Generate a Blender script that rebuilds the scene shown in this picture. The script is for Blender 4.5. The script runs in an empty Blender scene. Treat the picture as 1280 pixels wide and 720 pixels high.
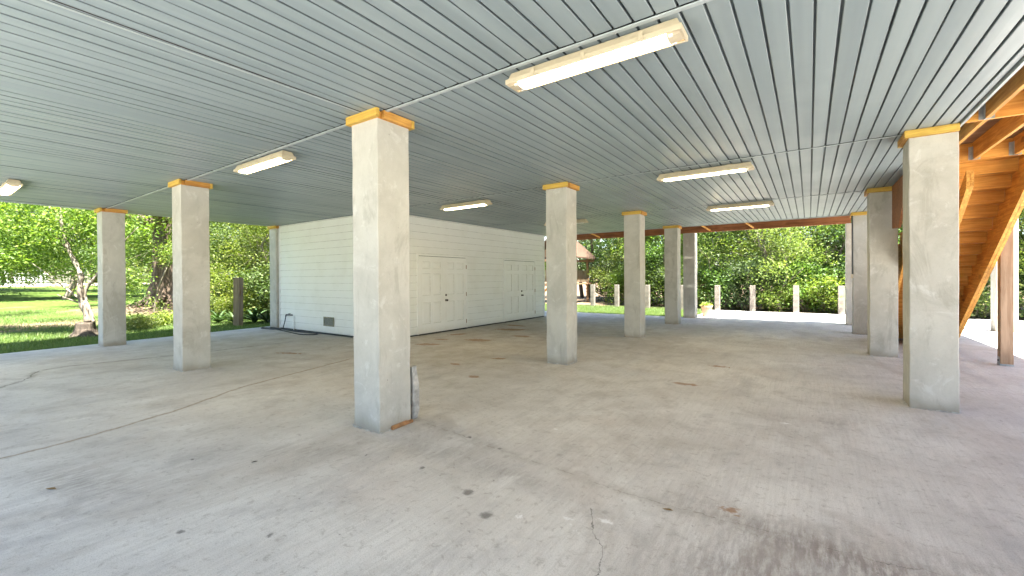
import bpy, math, random
import numpy as np
from mathutils import Vector, Matrix
R = math.radians
random.seed(4)
S = bpy.context.scene
COL = S.collection
PI = math.pi

# ------------------------------------------------------------------ helpers
class MB:
    """collects shapes that become ONE mesh"""
    def __init__(s): s.v = []; s.f = []; s.mi = []; s.cur = 0
    def add(s, vs, fs):
        o = len(s.v); s.v += [tuple(p) for p in vs]
        for f in fs: s.f.append(tuple(i + o for i in f)); s.mi.append(s.cur)
    def box(s, x0, x1, y0, y1, z0, z1):
        s.add([(x0,y0,z0),(x1,y0,z0),(x1,y1,z0),(x0,y1,z0),(x0,y0,z1),(x1,y0,z1),(x1,y1,z1),(x0,y1,z1)],
              [(3,2,1,0),(4,5,6,7),(0,1,5,4),(1,2,6,5),(2,3,7,6),(3,0,4,7)])
    def bar(s, a, b, w, h, up=(0,0,1)):
        """rectangular bar from a to b"""
        a = Vector(a); b = Vector(b); d = (b-a).normalized(); u = Vector(up)
        sd = d.cross(u).normalized(); u = sd.cross(d).normalized()
        vs = []
        for p in (a, b):
            for i, j in ((-1,-1),(1,-1),(1,1),(-1,1)): vs.append(p + sd*(w/2*i) + u*(h/2*j))
        s.add(vs, [(0,1,2,3),(7,6,5,4),(0,4,5,1),(1,5,6,2),(2,6,7,3),(3,7,4,0)])
    def prism(s, pts, ax, a, b):
        """polygon extruded along axis ax between a and b; pts are in the other two axes' order"""
        n = len(pts)
        def mk(p, t):
            if ax == 'x': return (t, p[0], p[1])
            if ax == 'y': return (p[0], t, p[1])
            return (p[0], p[1], t)
        vs = [mk(p, a) for p in pts] + [mk(p, b) for p in pts]
        fs = [tuple(range(n)), tuple(range(2*n-1, n-1, -1))]
        for i in range(n):
            j = (i+1) % n; fs.append((i, i+n, j+n, j))
        s.add(vs, fs)
    def tube(s, pts, rad, sides=8, cap=True):
        pts = [Vector(p) for p in pts]; n = len(pts)
        if not hasattr(rad, '__len__'): rad = [rad]*n
        vs = []; prev = None
        for i, p in enumerate(pts):
            d = (pts[min(i+1, n-1)] - pts[max(i-1, 0)]).normalized()
            if prev is None:
                u = d.orthogonal().normalized()
            else:
                u = (prev - d*prev.dot(d)); u = u.normalized() if u.length > 1e-5 else d.orthogonal().normalized()
            prev = u; w = d.cross(u)
            for k in range(sides):
                t = 2*PI*k/sides
                vs.append(p + (u*math.cos(t) + w*math.sin(t))*rad[i])
        fs = []
        for i in range(n-1):
            for k in range(sides):
                a = i*sides+k; b = i*sides+(k+1) % sides
                fs.append((a, b, b+sides, a+sides))
        if cap:
            fs.append(tuple(range(sides-1, -1, -1))); fs.append(tuple(range((n-1)*sides, n*sides)))
        s.add(vs, fs)
    def lathe(s, prof, c, sides=24):
        vs = []; fs = []
        for r, z in prof:
            for k in range(sides):
                t = 2*PI*k/sides; vs.append((c[0]+r*math.cos(t), c[1]+r*math.sin(t), c[2]+z))
        for i in range(len(prof)-1):
            for k in range(sides):
                a = i*sides+k; b = i*sides+(k+1) % sides; fs.append((a, b, b+sides, a+sides))
        s.add(vs, fs)
    def build(s, name, mats, parent=None, bevel=0, smooth=False, sub=None):
        me = bpy.data.meshes.new(name); me.from_pydata(s.v, [], s.f); me.update()
        if not isinstance(mats, (list, tuple)): mats = [mats]
        for m in mats: me.materials.append(m)
        if len(mats) > 1: me.polygons.foreach_set('material_index', s.mi)
        if smooth: me.polygons.foreach_set('use_smooth', [True]*len(me.polygons))
        o = bpy.data.objects.new(name, me); COL.objects.link(o)
        if parent: o.parent = parent
        if bevel:
            b = o.modifiers.new('bevel', 'BEVEL'); b.width = bevel; b.segments = 2; b.limit_method = 'ANGLE'; b.angle_limit = R(50)
        return o

def tag(o, label=None, cat=None, group=None, kind=None):
    if label: o['label'] = label
    if cat: o['category'] = cat
    if group: o['group'] = group
    if kind: o['kind'] = kind
    return o
def thing(name, label, cat, loc=(0,0,0), rz=0, group=None):
    o = bpy.data.objects.new(name, None); COL.objects.link(o)
    o.location = loc; o.rotation_euler = (0,0,rz); o.empty_display_size = .2
    return tag(o, label, cat, group)
def copy_tree(o, parent=None):
    c = o.copy(); COL.objects.link(c)
    if parent: c.parent = parent
    for ch in [x for x in bpy.data.objects if x.parent == o]: copy_tree(ch, c)
    return c

# ------------------------------------------------------------------ node helper
class NT:
    def __init__(s, name):
        s.m = bpy.data.materials.new(name); s.m.use_nodes = True
        s.t = s.m.node_tree; s.t.nodes.clear()
        s.out = s.n('ShaderNodeOutputMaterial')
    def n(s, ty, **kw):
        x = s.t.nodes.new(ty)
        for k, v in kw.items(): setattr(x, k, v)
        return x
    def l(s, a, b): s.t.links.new(a, b)
    def put(s, sock, v):
        if v is None: return
        if isinstance(v, bpy.types.NodeSocket): s.l(v, sock)
        elif isinstance(v, (tuple, list)):
            v = tuple(v)
            if sock.type == 'RGBA' and len(v) == 3: v = v + (1,)
            sock.default_value = v
        else: sock.default_value = v
    def math(s, op, a, b=None, c=None, clamp=False):
        x = s.n('ShaderNodeMath', operation=op); x.use_clamp = clamp
        s.put(x.inputs[0], a); s.put(x.inputs[1], b); s.put(x.inputs[2], c); return x.outputs[0]
    def vm(s, op, a, b=None):
        x = s.n('ShaderNodeVectorMath', operation=op); s.put(x.inputs[0], a); s.put(x.inputs[1], b)
        return x.outputs['Value'] if op in ('DOT_PRODUCT', 'LENGTH', 'DISTANCE') else x.outputs[0]
    def mix(s, f, a, b, bt='MIX'):
        x = s.n('ShaderNodeMix', data_type='RGBA', blend_type=bt); x.clamp_factor = True
        s.put(x.inputs[0], f); s.put(x.inputs[6], a); s.put(x.inputs[7], b); return x.outputs[2]
    def ss(s, v, a, b, lo=0, hi=1):
        x = s.n('ShaderNodeMapRange', interpolation_type='SMOOTHSTEP')
        s.put(x.inputs[0], v); x.inputs[1].default_value = a; x.inputs[2].default_value = b
        x.inputs[3].default_value = lo; x.inputs[4].default_value = hi; return x.outputs[0]
    def noise(s, vec, scale, detail=4, rough=.55, dist=0, col=False):
        x = s.n('ShaderNodeTexNoise'); s.put(x.inputs['Vector'], vec); x.inputs['Scale'].default_value = scale
        x.inputs['Detail'].default_value = detail; x.inputs['Roughness'].default_value = rough
        x.inputs['Distortion'].default_value = dist
        return x.outputs['Color'] if col else x.outputs['Fac']
    def mapv(s, vec, sc=(1,1,1), loc=(0,0,0), rot=(0,0,0)):
        x = s.n('ShaderNodeMapping'); s.put(x.inputs[0], vec); x.inputs['Scale'].default_value = sc
        x.inputs['Location'].default_value = loc; x.inputs['Rotation'].default_value = rot; return x.outputs[0]
    def pos(s): return s.n('ShaderNodeNewGeometry').outputs['Position']
    def objc(s): return s.n('ShaderNodeTexCoord').outputs['Object']
    def rnd(s): return s.n('ShaderNodeObjectInfo').outputs['Random']
    def bump(s, h, st=.3, d=.01):
        x = s.n('ShaderNodeBump'); x.inputs['Strength'].default_value = st; x.inputs['Distance'].default_value = d
        s.put(x.inputs['Height'], h); return x.outputs[0]
    def bsdf(s, col, rough=.6, nrm=None, metal=0, spec=.5):
        x = s.n('ShaderNodeBsdfPrincipled'); s.put(x.inputs['Base Color'], col); s.put(x.inputs['Roughness'], rough)
        s.put(x.inputs['Metallic'], metal); x.inputs['Specular IOR Level'].default_value = spec
        if nrm is not None: s.l(nrm, x.inputs['Normal'])
        return x.outputs[0]
    def done(s, sh): s.l(sh, s.out.inputs[0]); return s.m

def simple(name, col, rough=.6, var=.15, scale=8, metal=0, spec=.5, bump=.15):
    n = NT(name); p = n.objc()
    f = n.noise(p, scale, 5)
    c = n.mix(n.ss(f, .3, .7), tuple(x*(1-var) for x in col), tuple(min(1, x*(1+var)) for x in col))
    return n.done(n.bsdf(c, n.math('ADD', rough-.06, n.math('MULTIPLY', f, .12)), n.bump(n.noise(p, scale*12, 3), bump, .004), metal, spec))

# ------------------------------------------------------------------ measured layout
CAMZ = 1.45; ZT = 2.957; ZC = 3.04; CS = .389
XR = {'mid': -3.309, 'left': -8.13, 'outer': -12.67, 'right': 1.292}
YF = [2.575, 6.355, 10.108, 13.654, 16.05]
SEAMS = [2.64, 6.47, 10.3, 14.1]

# ------------------------------------------------------------------ materials
def mat_slab():
    n = NT('broomed_concrete'); p = n.pos()
    at = n.n('ShaderNodeAttribute', attribute_name='stain'); sep = n.n('ShaderNodeSeparateColor'); n.l(at.outputs['Color'], sep.inputs[0])
    rust, dirt, white = sep.outputs; tint = at.outputs['Alpha']
    big = n.noise(p, .55, 6, .6); mid = n.noise(p, 2.6, 6, .65, .4); fine = n.noise(p, 60, 4, .7); grain = n.noise(p, 150, 3, .7)
    broom = n.noise(n.mapv(p, (48, 2.2, 1)), 1, 5, .7)
    streak = n.noise(n.mapv(p, (5, .5, 1)), 1, 4, .6, .3)
    c = n.mix(n.ss(big, .32, .68), (.52,.497,.475), (.665,.645,.62))
    c = n.mix(n.math('MULTIPLY', n.ss(mid, .48, .75), .62), c, (.385,.36,.335))
    c = n.mix(n.math('MULTIPLY', n.ss(streak, .5, .75), .35), c, (.42,.40,.40))
    c = n.mix(n.math('MULTIPLY', n.ss(n.noise(p, .9, 4, .6), .52, .7), .25), c, (.52,.43,.38))
    c = n.mix(n.math('MULTIPLY', n.ss(n.noise(n.mapv(p, (.8,.45,1), (3,7,0)), 1, 7, .68, .8), .50, .66), .5), c, (.37,.325,.285))
    c = n.mix(n.math('MULTIPLY', n.ss(n.noise(n.mapv(p, (1.6,.7,1), (13,2,0)), 1, 7, .7, .5), .54, .68), .5), c, (.36,.345,.35))
    c = n.mix(n.math('MULTIPLY', n.ss(n.noise(n.mapv(p, (1.1,.9,1), (31,12,0)), 1, 6, .65, .5), .56, .70), .5), c, (.70,.69,.67))
    # overall brownish tint towards the back of the bay
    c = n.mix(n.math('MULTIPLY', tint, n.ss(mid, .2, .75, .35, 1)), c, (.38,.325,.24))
    # dark dirt / tyre smears broken up by noise
    brk = n.ss(n.noise(n.mapv(p, (26, 5, 1)), 1, 6, .75), .34, .62)
    c = n.mix(n.math('MULTIPLY', n.math('MULTIPLY', dirt, brk), .8), c, (.16,.125,.11))
    rb = n.ss(n.math('ADD', rust, n.math('MULTIPLY', n.math('SUBTRACT', n.noise(n.mapv(p, (9,14,1)), 1, 6, .75), .5), 2.2)), .42, .72)
    c = n.mix(n.math('MULTIPLY', rb, .8), c, (.27,.125,.04))
    wb = n.ss(n.math('ADD', white, n.math('MULTIPLY', n.math('SUBTRACT', n.noise(p, 45, 4, .7), .5), 1.6)), .55, .8)
    c = n.mix(n.math('MULTIPLY', wb, .8), c, (.78,.78,.78))
    # cracks and joints
    wob = n.vm('MULTIPLY', n.vm('SUBTRACT', n.noise(p, 5, 5, .7, 0, True), (.5,.5,.5)), (.13,.13,0))
    q = n.vm('ADD', p, wob)
    def seg(a, b):
        d = Vector(b) - Vector(a); L = d.length; u = d/L
        v_ = n.math('ABSOLUTE', n.math('SUBTRACT', n.vm('DOT_PRODUCT', q, (-u.y, u.x, 0)), -u.y*a[0]+u.x*a[1]))
        u_ = n.math('SUBTRACT', n.math('ABSOLUTE', n.math('SUBTRACT', n.vm('DOT_PRODUCT', q, (u.x, u.y, 0)), u.x*a[0]+u.y*a[1]+L/2)), L/2)
        return n.math('MAXIMUM', v_, u_)
    def poly(P):
        r = None
        for a, b in zip(P, P[1:]):
            s_ = seg(a, b); r = s_ if r is None else n.math('MINIMUM', r, s_)
        return r
    cr1 = poly([(-5.3,-.6), (-5.5,1.0), (-5.85,1.9), (-6.3,2.65), (-6.85,4.7)])
    cr2 = poly([(-8.4,.3), (-9.4,1.05), (-10.2,1.3), (-10.35,1.6), (-10.05,3.1), (-9.9,5.2)])
    cr3 = poly([(-3.3,3.05), (-2.2,2.9), (-.8,2.78), (.4,2.85), (1.4,2.95)])
    cr4 = poly([(-1.13,2.48), (-1.0,2.25), (-.9,2.1), (-.8,1.7)])
    jag = n.ss(n.noise(p, 7, 3, .6), .35, .6)
    c = n.mix(n.math('MULTIPLY', n.ss(cr1, .0, .05, 1, 0), .55), c, (.22,.145,.06))
    c = n.mix(n.math('MULTIPLY', n.ss(cr1, .002, .009, 1, 0), .7), c, (.13,.085,.045))
    c = n.mix(n.math('MULTIPLY', n.ss(cr2, .0, .10, 1, 0), n.math('MULTIPLY', jag, .55)), c, (.13,.11,.07))
    c = n.mix(n.math('MULTIPLY', n.ss(cr2, .002, .014, 1, 0), .8), c, (.06,.05,.035))
    c = n.mix(n.math('MULTIPLY', n.ss(cr3, .0, .09, 1, 0), n.math('MULTIPLY', jag, .3)), c, (.2,.16,.12))
    c = n.mix(n.math('MULTIPLY', n.ss(cr3, .0005, .0035, 1, 0), n.math('MULTIPLY', jag, .75)), c, (.08,.07,.06))
    c = n.mix(n.math('MULTIPLY', n.ss(cr4, .0005, .0032, 1, 0), .8), c, (.06,.055,.05))
    # sawn joints of the outdoor part
    sx = n.n('ShaderNodeSeparateXYZ'); n.l(p, sx.inputs[0])
    jt = n.math('MULTIPLY', n.ss(n.math('ABSOLUTE', n.math('SUBTRACT', sx.outputs[1], 13.8)), .01, .03, 1, 0), n.ss(sx.outputs[0], 1.7, 1.8))
    c = n.mix(n.math('MULTIPLY', jt, .8), c, (.12,.11,.10))
    # oil drops
    for (x, y, r_) in ((-2.98,.92,.030), (-2.52,1.2,.026), (-2.447,2.284,.026), (-2.55,2.97,.028), (-2.17,2.92,.03), (-4.1,1.35,.025),(-1.9,2.2,.045),(-1.62,2.05,.05),(-3.0,2.2,.02)):
        dd = n.math('ADD', n.vm('DISTANCE', q, (x+.0, y, 0)), n.math('MULTIPLY', fine, .012))
        c = n.mix(n.math('MULTIPLY', n.ss(dd, r_*.5, r_*1.25, 1, 0), .78), c, (.075,.07,.07))
    speck = n.ss(n.noise(p, 24, 3, .55), .70, .74)
    c = n.mix(n.math('MULTIPLY', speck, .6), c, (.14,.125,.115))
    c = n.mix(n.math('MULTIPLY', n.ss(broom, .42, .68), .3), c, (.36,.34,.325))
    c = n.mix(n.math('MULTIPLY', n.ss(grain, .48, .66), .42), c, (.22,.205,.19))
    c = n.mix(n.math('MULTIPLY', n.ss(n.noise(p, 210, 2, .6), .6, .72), .45), c, (.68,.66,.63))
    c = n.mix(n.math('MULTIPLY', n.ss(n.noise(p, 17, 5, .75, .5), .53, .68), .5), c, (.27,.245,.22))
    h = n.math('ADD', n.math('MULTIPLY', broom, 1), n.math('MULTIPLY', fine, .6))
    return n.done(n.bsdf(c, n.ss(mid, .3, .7, .62, .85), n.bump(h, .4, .004), spec=.35))

def mat_patio():
    n = NT('pale_patio_concrete'); p = n.pos()
    c = n.mix(n.ss(n.noise(p, 1.2, 6, .6), .3, .7), (.50,.485,.46), (.60,.585,.56))
    c = n.mix(n.math('MULTIPLY', n.ss(n.noise(p, 8, 6, .7), .5, .75), .4), c, (.40,.385,.36))
    sx = n.n('ShaderNodeSeparateXYZ'); n.l(p, sx.inputs[0])
    j = n.math('ABSOLUTE', n.math('SUBTRACT', n.math('MODULO', n.math('ADD', sx.outputs[0], 60.2), 2.6), 1.3))
    c = n.mix(n.math('MULTIPLY', n.ss(j, .008, .016, 1, 0), .7), c, (.2,.19,.18))
    return n.done(n.bsdf(c, .8, n.bump(n.noise(p, 120, 3), .3, .003), spec=.3))

def mat_column():
    n = NT('stuccoed_concrete'); p = n.objc(); r = n.rnd()
    v = n.vm('ADD', p, n.vm('SCALE', (1,1,1)) if False else n.n('ShaderNodeCombineXYZ').outputs[0])
    off = n.n('ShaderNodeCombineXYZ'); n.l(n.math('MULTIPLY', r, 40), off.inputs[0]); n.l(n.math('MULTIPLY', r, 17), off.inputs[2])
    v = n.vm('ADD', p, off.outputs[0])
    a = n.noise(v, 2.2, 7, .62, .6); b = n.noise(n.mapv(v, (7,7,1.6)), 1, 6, .7, .3); f = n.noise(v, 70, 4, .65)
    c = n.mix(n.ss(a, .3, .7), (.44,.415,.365), (.54,.515,.46))
    c = n.mix(n.math('MULTIPLY', n.ss(b, .5, .78), .5), c, (.36,.34,.30))
    c = n.mix(n.math('MULTIPLY', n.ss(n.noise(v, 5, 6, .7, .8), .55, .68), .55), c, (.64,.625,.585))
    c = n.mix(n.math('MULTIPLY', n.ss(f, .5, .75), .18), c, (.28,.27,.24))
    c = n.mix(n.math('MULTIPLY', n.ss(n.noise(v, 26, 2, .4), .76, .80), .7), c, (.2,.19,.17))
    c = n.mix(n.math('MULTIPLY', n.ss(n.noise(n.mapv(v, (3,3,1.1)), 1, 7, .72, 1.2), .53, .66), .5), c, (.33,.305,.255))
    z = n.n('ShaderNodeSeparateXYZ'); n.l(p, z.inputs[0])
    foot = n.math('MULTIPLY', n.ss(n.math('ADD', z.outputs[2], n.math('MULTIPLY', a, .14)), .07, .24, 1, 0), .65)
    c = n.mix(foot, c, (.30,.255,.19))
    h = n.math('ADD', n.math('MULTIPLY', a, 2.2), n.math('ADD', n.math('MULTIPLY', b, .8), n.math('MULTIPLY', f, .5)))
    return n.done(n.bsdf(c, .82, n.bump(h, .45, .006), spec=.3))

def mat_wood(name, dark, light, knot=(.16,.06,.015), axis='x', scale=1.0, rough=.62):
    n = NT(name); p = n.objc(); off = n.n('ShaderNodeCombineXYZ'); r = n.rnd()
    for i, k in enumerate((31, 57, 23)): n.l(n.math('MULTIPLY', r, k), off.inputs[i])
    v = n.vm('ADD', p, off.outputs[0])
    st = {'x': (1.6, 26, 26), 'y': (26, 1.6, 26), 'z': (26, 26, 1.6)}[axis]
    g = n.noise(n.mapv(v, tuple(s_*scale for s_ in st)), 1, 6, .65, .7)
    b = n.noise(v, 2.3, 4, .6)
    c = n.mix(n.ss(g, .34, .66), dark, light)
    c = n.mix(n.math('MULTIPLY', n.ss(b, .4, .7), .45), c, tuple(x*.72 for x in dark))
    kk = n.ss(n.noise(n.mapv(v, tuple((1.0 if s_ < 5 else 3.2) for s_ in st)), 2.2, 1, .3), .73, .79)
    c = n.mix(n.math('MULTIPLY', kk, .85), c, knot)
    c = n.mix(n.math('MULTIPLY', r, .22), c, dark)
    return n.done(n.bsdf(c, rough, n.bump(g, .35, .004), spec=.3))

def mat_soffit():
    n = NT('grey_soffit_plank'); p = n.pos()
    lane = n.noise(n.mapv(p, (7.5, .15, 1)), 1, 2, .5)
    a = n.noise(p, .8, 5, .6)
    c = n.mix(n.ss(lane, .3, .7), (.205,.25,.265), (.25,.297,.308))
    c = n.mix(n.math('MULTIPLY', n.ss(a, .45, .7), .3), c, (.21,.255,.262))
    wav = n.noise(n.mapv(p, (3.5, .8, 1)), 1, 3, .5)
    return n.done(n.bsdf(c, n.ss(a, .3, .7, .36, .5), n.bump(wav, .10, .02), spec=.5))

def mat_paint(name, col, rough=.45):
    n = NT(name); p = n.pos()
    a = n.noise(p, 1.7, 6, .6); b = n.noise(p, 14, 5, .7)
    c = n.mix(n.math('MULTIPLY', n.ss(a, .42, .72), .35), col, tuple(x*.86*y for x, y in zip(col, (1,.985,.93))))
    c = n.mix(n.math('MULTIPLY', n.ss(b, .6, .8), .2), c, tuple(x*.7*y for x, y in zip(col, (1,.97,.9))))
    z = n.n('ShaderNodeSeparateXYZ'); n.l(p, z.inputs[0])
    c = n.mix(n.math('MULTIPLY', n.ss(n.math('ADD', z.outputs[2], n.math('MULTIPLY', b, .2)), .12, .32, 1, 0), .28), c, (.45,.41,.34))
    return n.done(n.bsdf(c, rough, n.bump(n.noise(n.mapv(p, (4,4,60)), 1, 4), .12, .003), spec=.4))

def mat_leaf(name, cols, trans=.42):
    n = NT(name)
    t = n.n('ShaderNodeAttribute', attribute_name='tint').outputs['Fac']
    r = n.n('ShaderNodeValToRGB'); n.l(t, r.inputs[0])
    el = r.color_ramp.elements
    while len(el) < len(cols): el.new(.5)
    for i, c in enumerate(cols): el[i].position = i/(len(cols)-1); el[i].color = tuple(c) + (1,)
    hue = n.n('ShaderNodeHueSaturation'); n.l(r.outputs[0], hue.inputs['Color'])
    n.l(n.math('ADD', .485, n.math('MULTIPLY', n.rnd(), .03)), hue.inputs['Hue'])
    n.l(n.math('ADD', .95, n.math('MULTIPLY', n.rnd(), .45)), hue.inputs['Value'])
    n.l(n.math('SUBTRACT', .98, n.math('MULTIPLY', n.math('FRACT', n.math('MULTIPLY', n.rnd(), 7.3)), .28)), hue.inputs['Saturation'])
    c = hue.outputs[0]
    b = n.bsdf(c, .5, spec=.3)
    tr = n.n('ShaderNodeBsdfTranslucent'); n.l(n.mix(1, c, (1.5,1.6,.5), 'MULTIPLY'), tr.inputs[0])
    mx = n.n('ShaderNodeMixShader'); mx.inputs[0].default_value = trans
    n.l(b, mx.inputs[1]); n.l(tr.outputs[0], mx.inputs[2])
    return n.done(mx.outputs[0])

def mat_bark(name, dark, light, sc=1):
    n = NT(name); p = n.objc()
    a = n.noise(n.mapv(p, (9*sc, 9*sc, 1.6*sc)), 1, 7, .7, 1.2); b = n.noise(p, 2.4, 4, .6)
    c = n.mix(n.ss(a, .35, .65), dark, light)
    c = n.mix(n.math('MULTIPLY', n.ss(b, .5, .7), .5), c, tuple(x*.6 for x in dark))
    return n.done(n.bsdf(c, .85, n.bump(a, .9, .03), spec=.2))

def mat_ground():
    n = NT('lawn_and_leaf_litter'); p = n.pos()
    a = n.noise(p, .5, 5, .6); b = n.noise(p, 5, 6, .7); f = n.noise(p, 60, 4, .7)
    g = n.mix(n.ss(b, .3, .7), (.038,.078,.012), (.085,.135,.024))
    g = n.mix(n.math('MULTIPLY', n.ss(f, .45, .7), .5), g, (.12,.155,.038))
    br = n.mix(n.ss(f, .35, .65), (.11,.075,.045), (.24,.18,.12))
    sx = n.n('ShaderNodeSeparateXYZ'); n.l(p, sx.inputs[0])
    # bare leaf litter around the old tree, in a strip on the lawn and under the woods
    e1 = n.math('SUBTRACT', 1.0, n.math('DIVIDE', n.vm('DISTANCE', p, (-23.8,7.2,.2)), 4.2))
    e2 = n.math('SUBTRACT', 1.0, n.math('DIVIDE', n.vm('LENGTH', n.vm('MULTIPLY', n.vm('SUBTRACT', p, (-19.8,1.6,0)), (.75,.28,0))), 1.6))
    w1 = n.math('SUBTRACT', sx.outputs[1], n.math('ADD', 20.6, 0))
    woods = n.ss(w1, -.2, .5)
    w2 = n.ss(n.math('ADD', sx.outputs[1], n.math('MULTIPLY', sx.outputs[0], .25)), 3.2, 4.2)
    w2 = n.math('MULTIPLY', w2, n.ss(sx.outputs[0], -12.5, -13.2, 0, 1))
    lit = n.math('MAXIMUM', n.math('MAXIMUM', e1, n.math('MULTIPLY', e2, .75)), n.math('MAXIMUM', woods, n.math('MULTIPLY', w2, .75)))
    lit = n.ss(n.math('ADD', lit, n.math('ADD', n.math('MULTIPLY', n.math('SUBTRACT', b, .5), .9), n.math('MULTIPLY', n.ss(a, .5, .72), .42))), .18, .5)
    c = n.mix(lit, g, br)
    # pale sandy lane beyond the lawn
    lane = n.math('MULTIPLY', n.ss(n.math('ABSOLUTE', n.math('ADD', sx.outputs[0], 66)), 4, 7, 1, 0), 1)
    c = n.mix(lane, c, (.30,.25,.19))
    return n.done(n.bsdf(c, .9, n.bump(n.math('ADD', b, f), .6, .03), spec=.15))

M = {}
M['slab'] = mat_slab(); M['patio'] = mat_patio(); M['col'] = mat_column(); M['ground'] = mat_ground()
M['soffit'] = mat_soffit()
M['cap'] = mat_wood('yellow_pine_x', (.47,.28,.05), (.70,.47,.10), axis='x')
M['pine_x'] = mat_wood('orange_pine_x', (.50,.205,.035), (.72,.37,.08), axis='x')
M['pine_y'] = mat_wood('orange_pine_y', (.44,.19,.04), (.70,.38,.09), axis='y')
M['pine_z'] = mat_wood('weathered_post_pine', (.30,.19,.12), (.46,.32,.22), axis='z')
M['redwood'] = mat_wood('red_brown_beam', (.20,.075,.03), (.36,.15,.06), axis='x')
M['oldwood_z'] = mat_wood('grey_old_wood', (.17,.13,.08), (.28,.22,.15), axis='z', scale=.6)
M['oldwood_x'] = mat_wood('brown_old_wood', (.24,.14,.08), (.40,.27,.17), axis='x', scale=.6)
M['white'] = mat_paint('white_siding_paint', (.84,.835,.81))
M['door'] = mat_paint('white_door_paint', (.85,.845,.825), .35)
M['trimw'] = simple('white_trim', (.78,.78,.77), .4, .06)
M['strip'] = simple('grey_seam_strip', (.36,.40,.41), .35, .06)
M['joint'] = simple('plank_joint_shade', (.10,.125,.135), .6, .1)  # darker grey painted into the plank grooves in place of their shade
M['edge'] = simple('recess_shade_paint', (.70,.69,.65), .6, .12, 20)  # darker paint on the door panel recess slopes, imitating shade there
M['lap_shade'] = simple('lap_shade_paint', (.57,.56,.53), .7, .25, 6)  # darker paint standing in for the shade line at each siding lap
M['dark'] = simple('dark_void', (.035,.035,.035), .9, .2)
M['black'] = simple('black_rubber', (.02,.02,.022), .45, .2)
M['metal'] = simple('galvanised_steel', (.38,.40,.41), .45, .15, 20, .8)
M['rusty'] = simple('rusty_hinge', (.26,.12,.05), .7, .3, 30)
M['knob'] = simple('dark_bronze', (.06,.045,.035), .35, .2, 20, .6)
M['grille'] = simple('vent_grille', (.27,.26,.19), .6, .25, 30)
M['roof'] = simple('grey_shingle', (.085,.07,.06), .9, .25, 5)
M['shake'] = simple('brown_wood_shakes', (.075,.042,.024), .9, .4, 9)
M['terra'] = simple('pale_terracotta', (.60,.36,.24), .75, .15, 6)
M['soil'] = simple('potting_soil', (.04,.028,.02), .95, .3, 30)
M['cream'] = simple('cream_fixture_plastic', (.52,.44,.31), .45, .06)
M['offlens'] = simple('milky_lens_unlit', (.68,.68,.65), .3, .03)
M['post'] = simple('weathered_post_concrete', (.20,.175,.15), .9, .3, 6, bump=.4)
M['chunk'] = simple('broken_concrete', (.44,.42,.39), .9, .35, 9, bump=.8)
M['stick'] = simple('brown_wood_scrap', (.34,.17,.07), .8, .3, 12)
M['rubble'] = simple('leaf_brown', (.25,.15,.05), .8, .4, 30)
def mat_lamp(st):
    n = NT('glowing_lens'); e = n.n('ShaderNodeEmission'); e.inputs[0].default_value = (1,.80,.44,1); e.inputs[1].default_value = st
    return n.done(e.outputs[0])
LAMP = 6.5
M['lamp'] = mat_lamp(LAMP)
M['leaf_a'] = mat_leaf('leaves_mid_green', [(.028,.058,.008), (.055,.11,.014), (.09,.16,.02), (.15,.21,.035)])
M['leaf_b'] = mat_leaf('leaves_yellow_green', [(.05,.09,.010), (.09,.15,.018), (.14,.195,.028), (.22,.25,.05)], .4)
M['leaf_c'] = mat_leaf('leaves_deep_green', [(.018,.044,.008), (.036,.078,.012), (.06,.11,.018), (.11,.16,.03)], .28)
M['leaf_d'] = mat_leaf('leaves_fern_dark', [(.010,.030,.008), (.02,.05,.012), (.035,.075,.016), (.05,.10,.02)], .2)
M['grassm'] = mat_leaf('grass_blades', [(.04,.085,.010), (.075,.135,.018), (.12,.185,.03), (.22,.24,.07)], .35)
M['bark_pale'] = mat_bark('pale_smooth_bark', (.16,.13,.10), (.36,.31,.25), .6)
M['bark_dark'] = mat_bark('dark_rough_bark', (.07,.05,.038), (.20,.15,.11))
M['stumpb'] = mat_bark('weathered_stump', (.035,.028,.022), (.12,.095,.075))
M['bark_mid'] = mat_bark('grey_brown_bark', (.14,.11,.085), (.30,.25,.20))

# ------------------------------------------------------------------ setting: ground, slab, patio
def hgt(x, y):
    """gentle rise of the lawn to the far left"""
    d = max(0.0, -16.5 - x); return min(1.25, .022*d)
nx = 90; ny = 70
xs = np.concatenate([np.linspace(-260, -70, 12), np.linspace(-66, -14, 60), np.linspace(-13, 30, 18), np.linspace(40, 260, 10)])
ys = np.concatenate([np.linspace(-260, -30, 12), np.linspace(-26, 60, 50), np.linspace(70, 260, 10)])
rg = np.random.default_rng(3)
mb = MB(); vs = []
for y in ys:
    for x in xs:
        z = hgt(x, y) - .035
        if x < -14.3 and x > -70: z += rg.normal(0, .012)
        z += .25*math.exp(-((x+24.2)**2+(y-7.2)**2)/5.0)
        vs.append((x, y, z))
W = len(xs)
mb.add(vs, [(j*W+i, j*W+i+1, (j+1)*W+i+1, (j+1)*W+i) for j in range(len(ys)-1) for i in range(W-1)])
tag(mb.build('ground', M['ground'], smooth=True), kind='structure')

# carport slab: fine grid carrying a painted-by-age stain map
gx = np.arange(-14.2, 9.01, .05); gy = np.arange(-3.0, 16.31, .05)
X, Y = np.meshgrid(gx, gy)
V = np.stack([X, Y, np.zeros_like(X)], -1).reshape(-1, 3)
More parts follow.
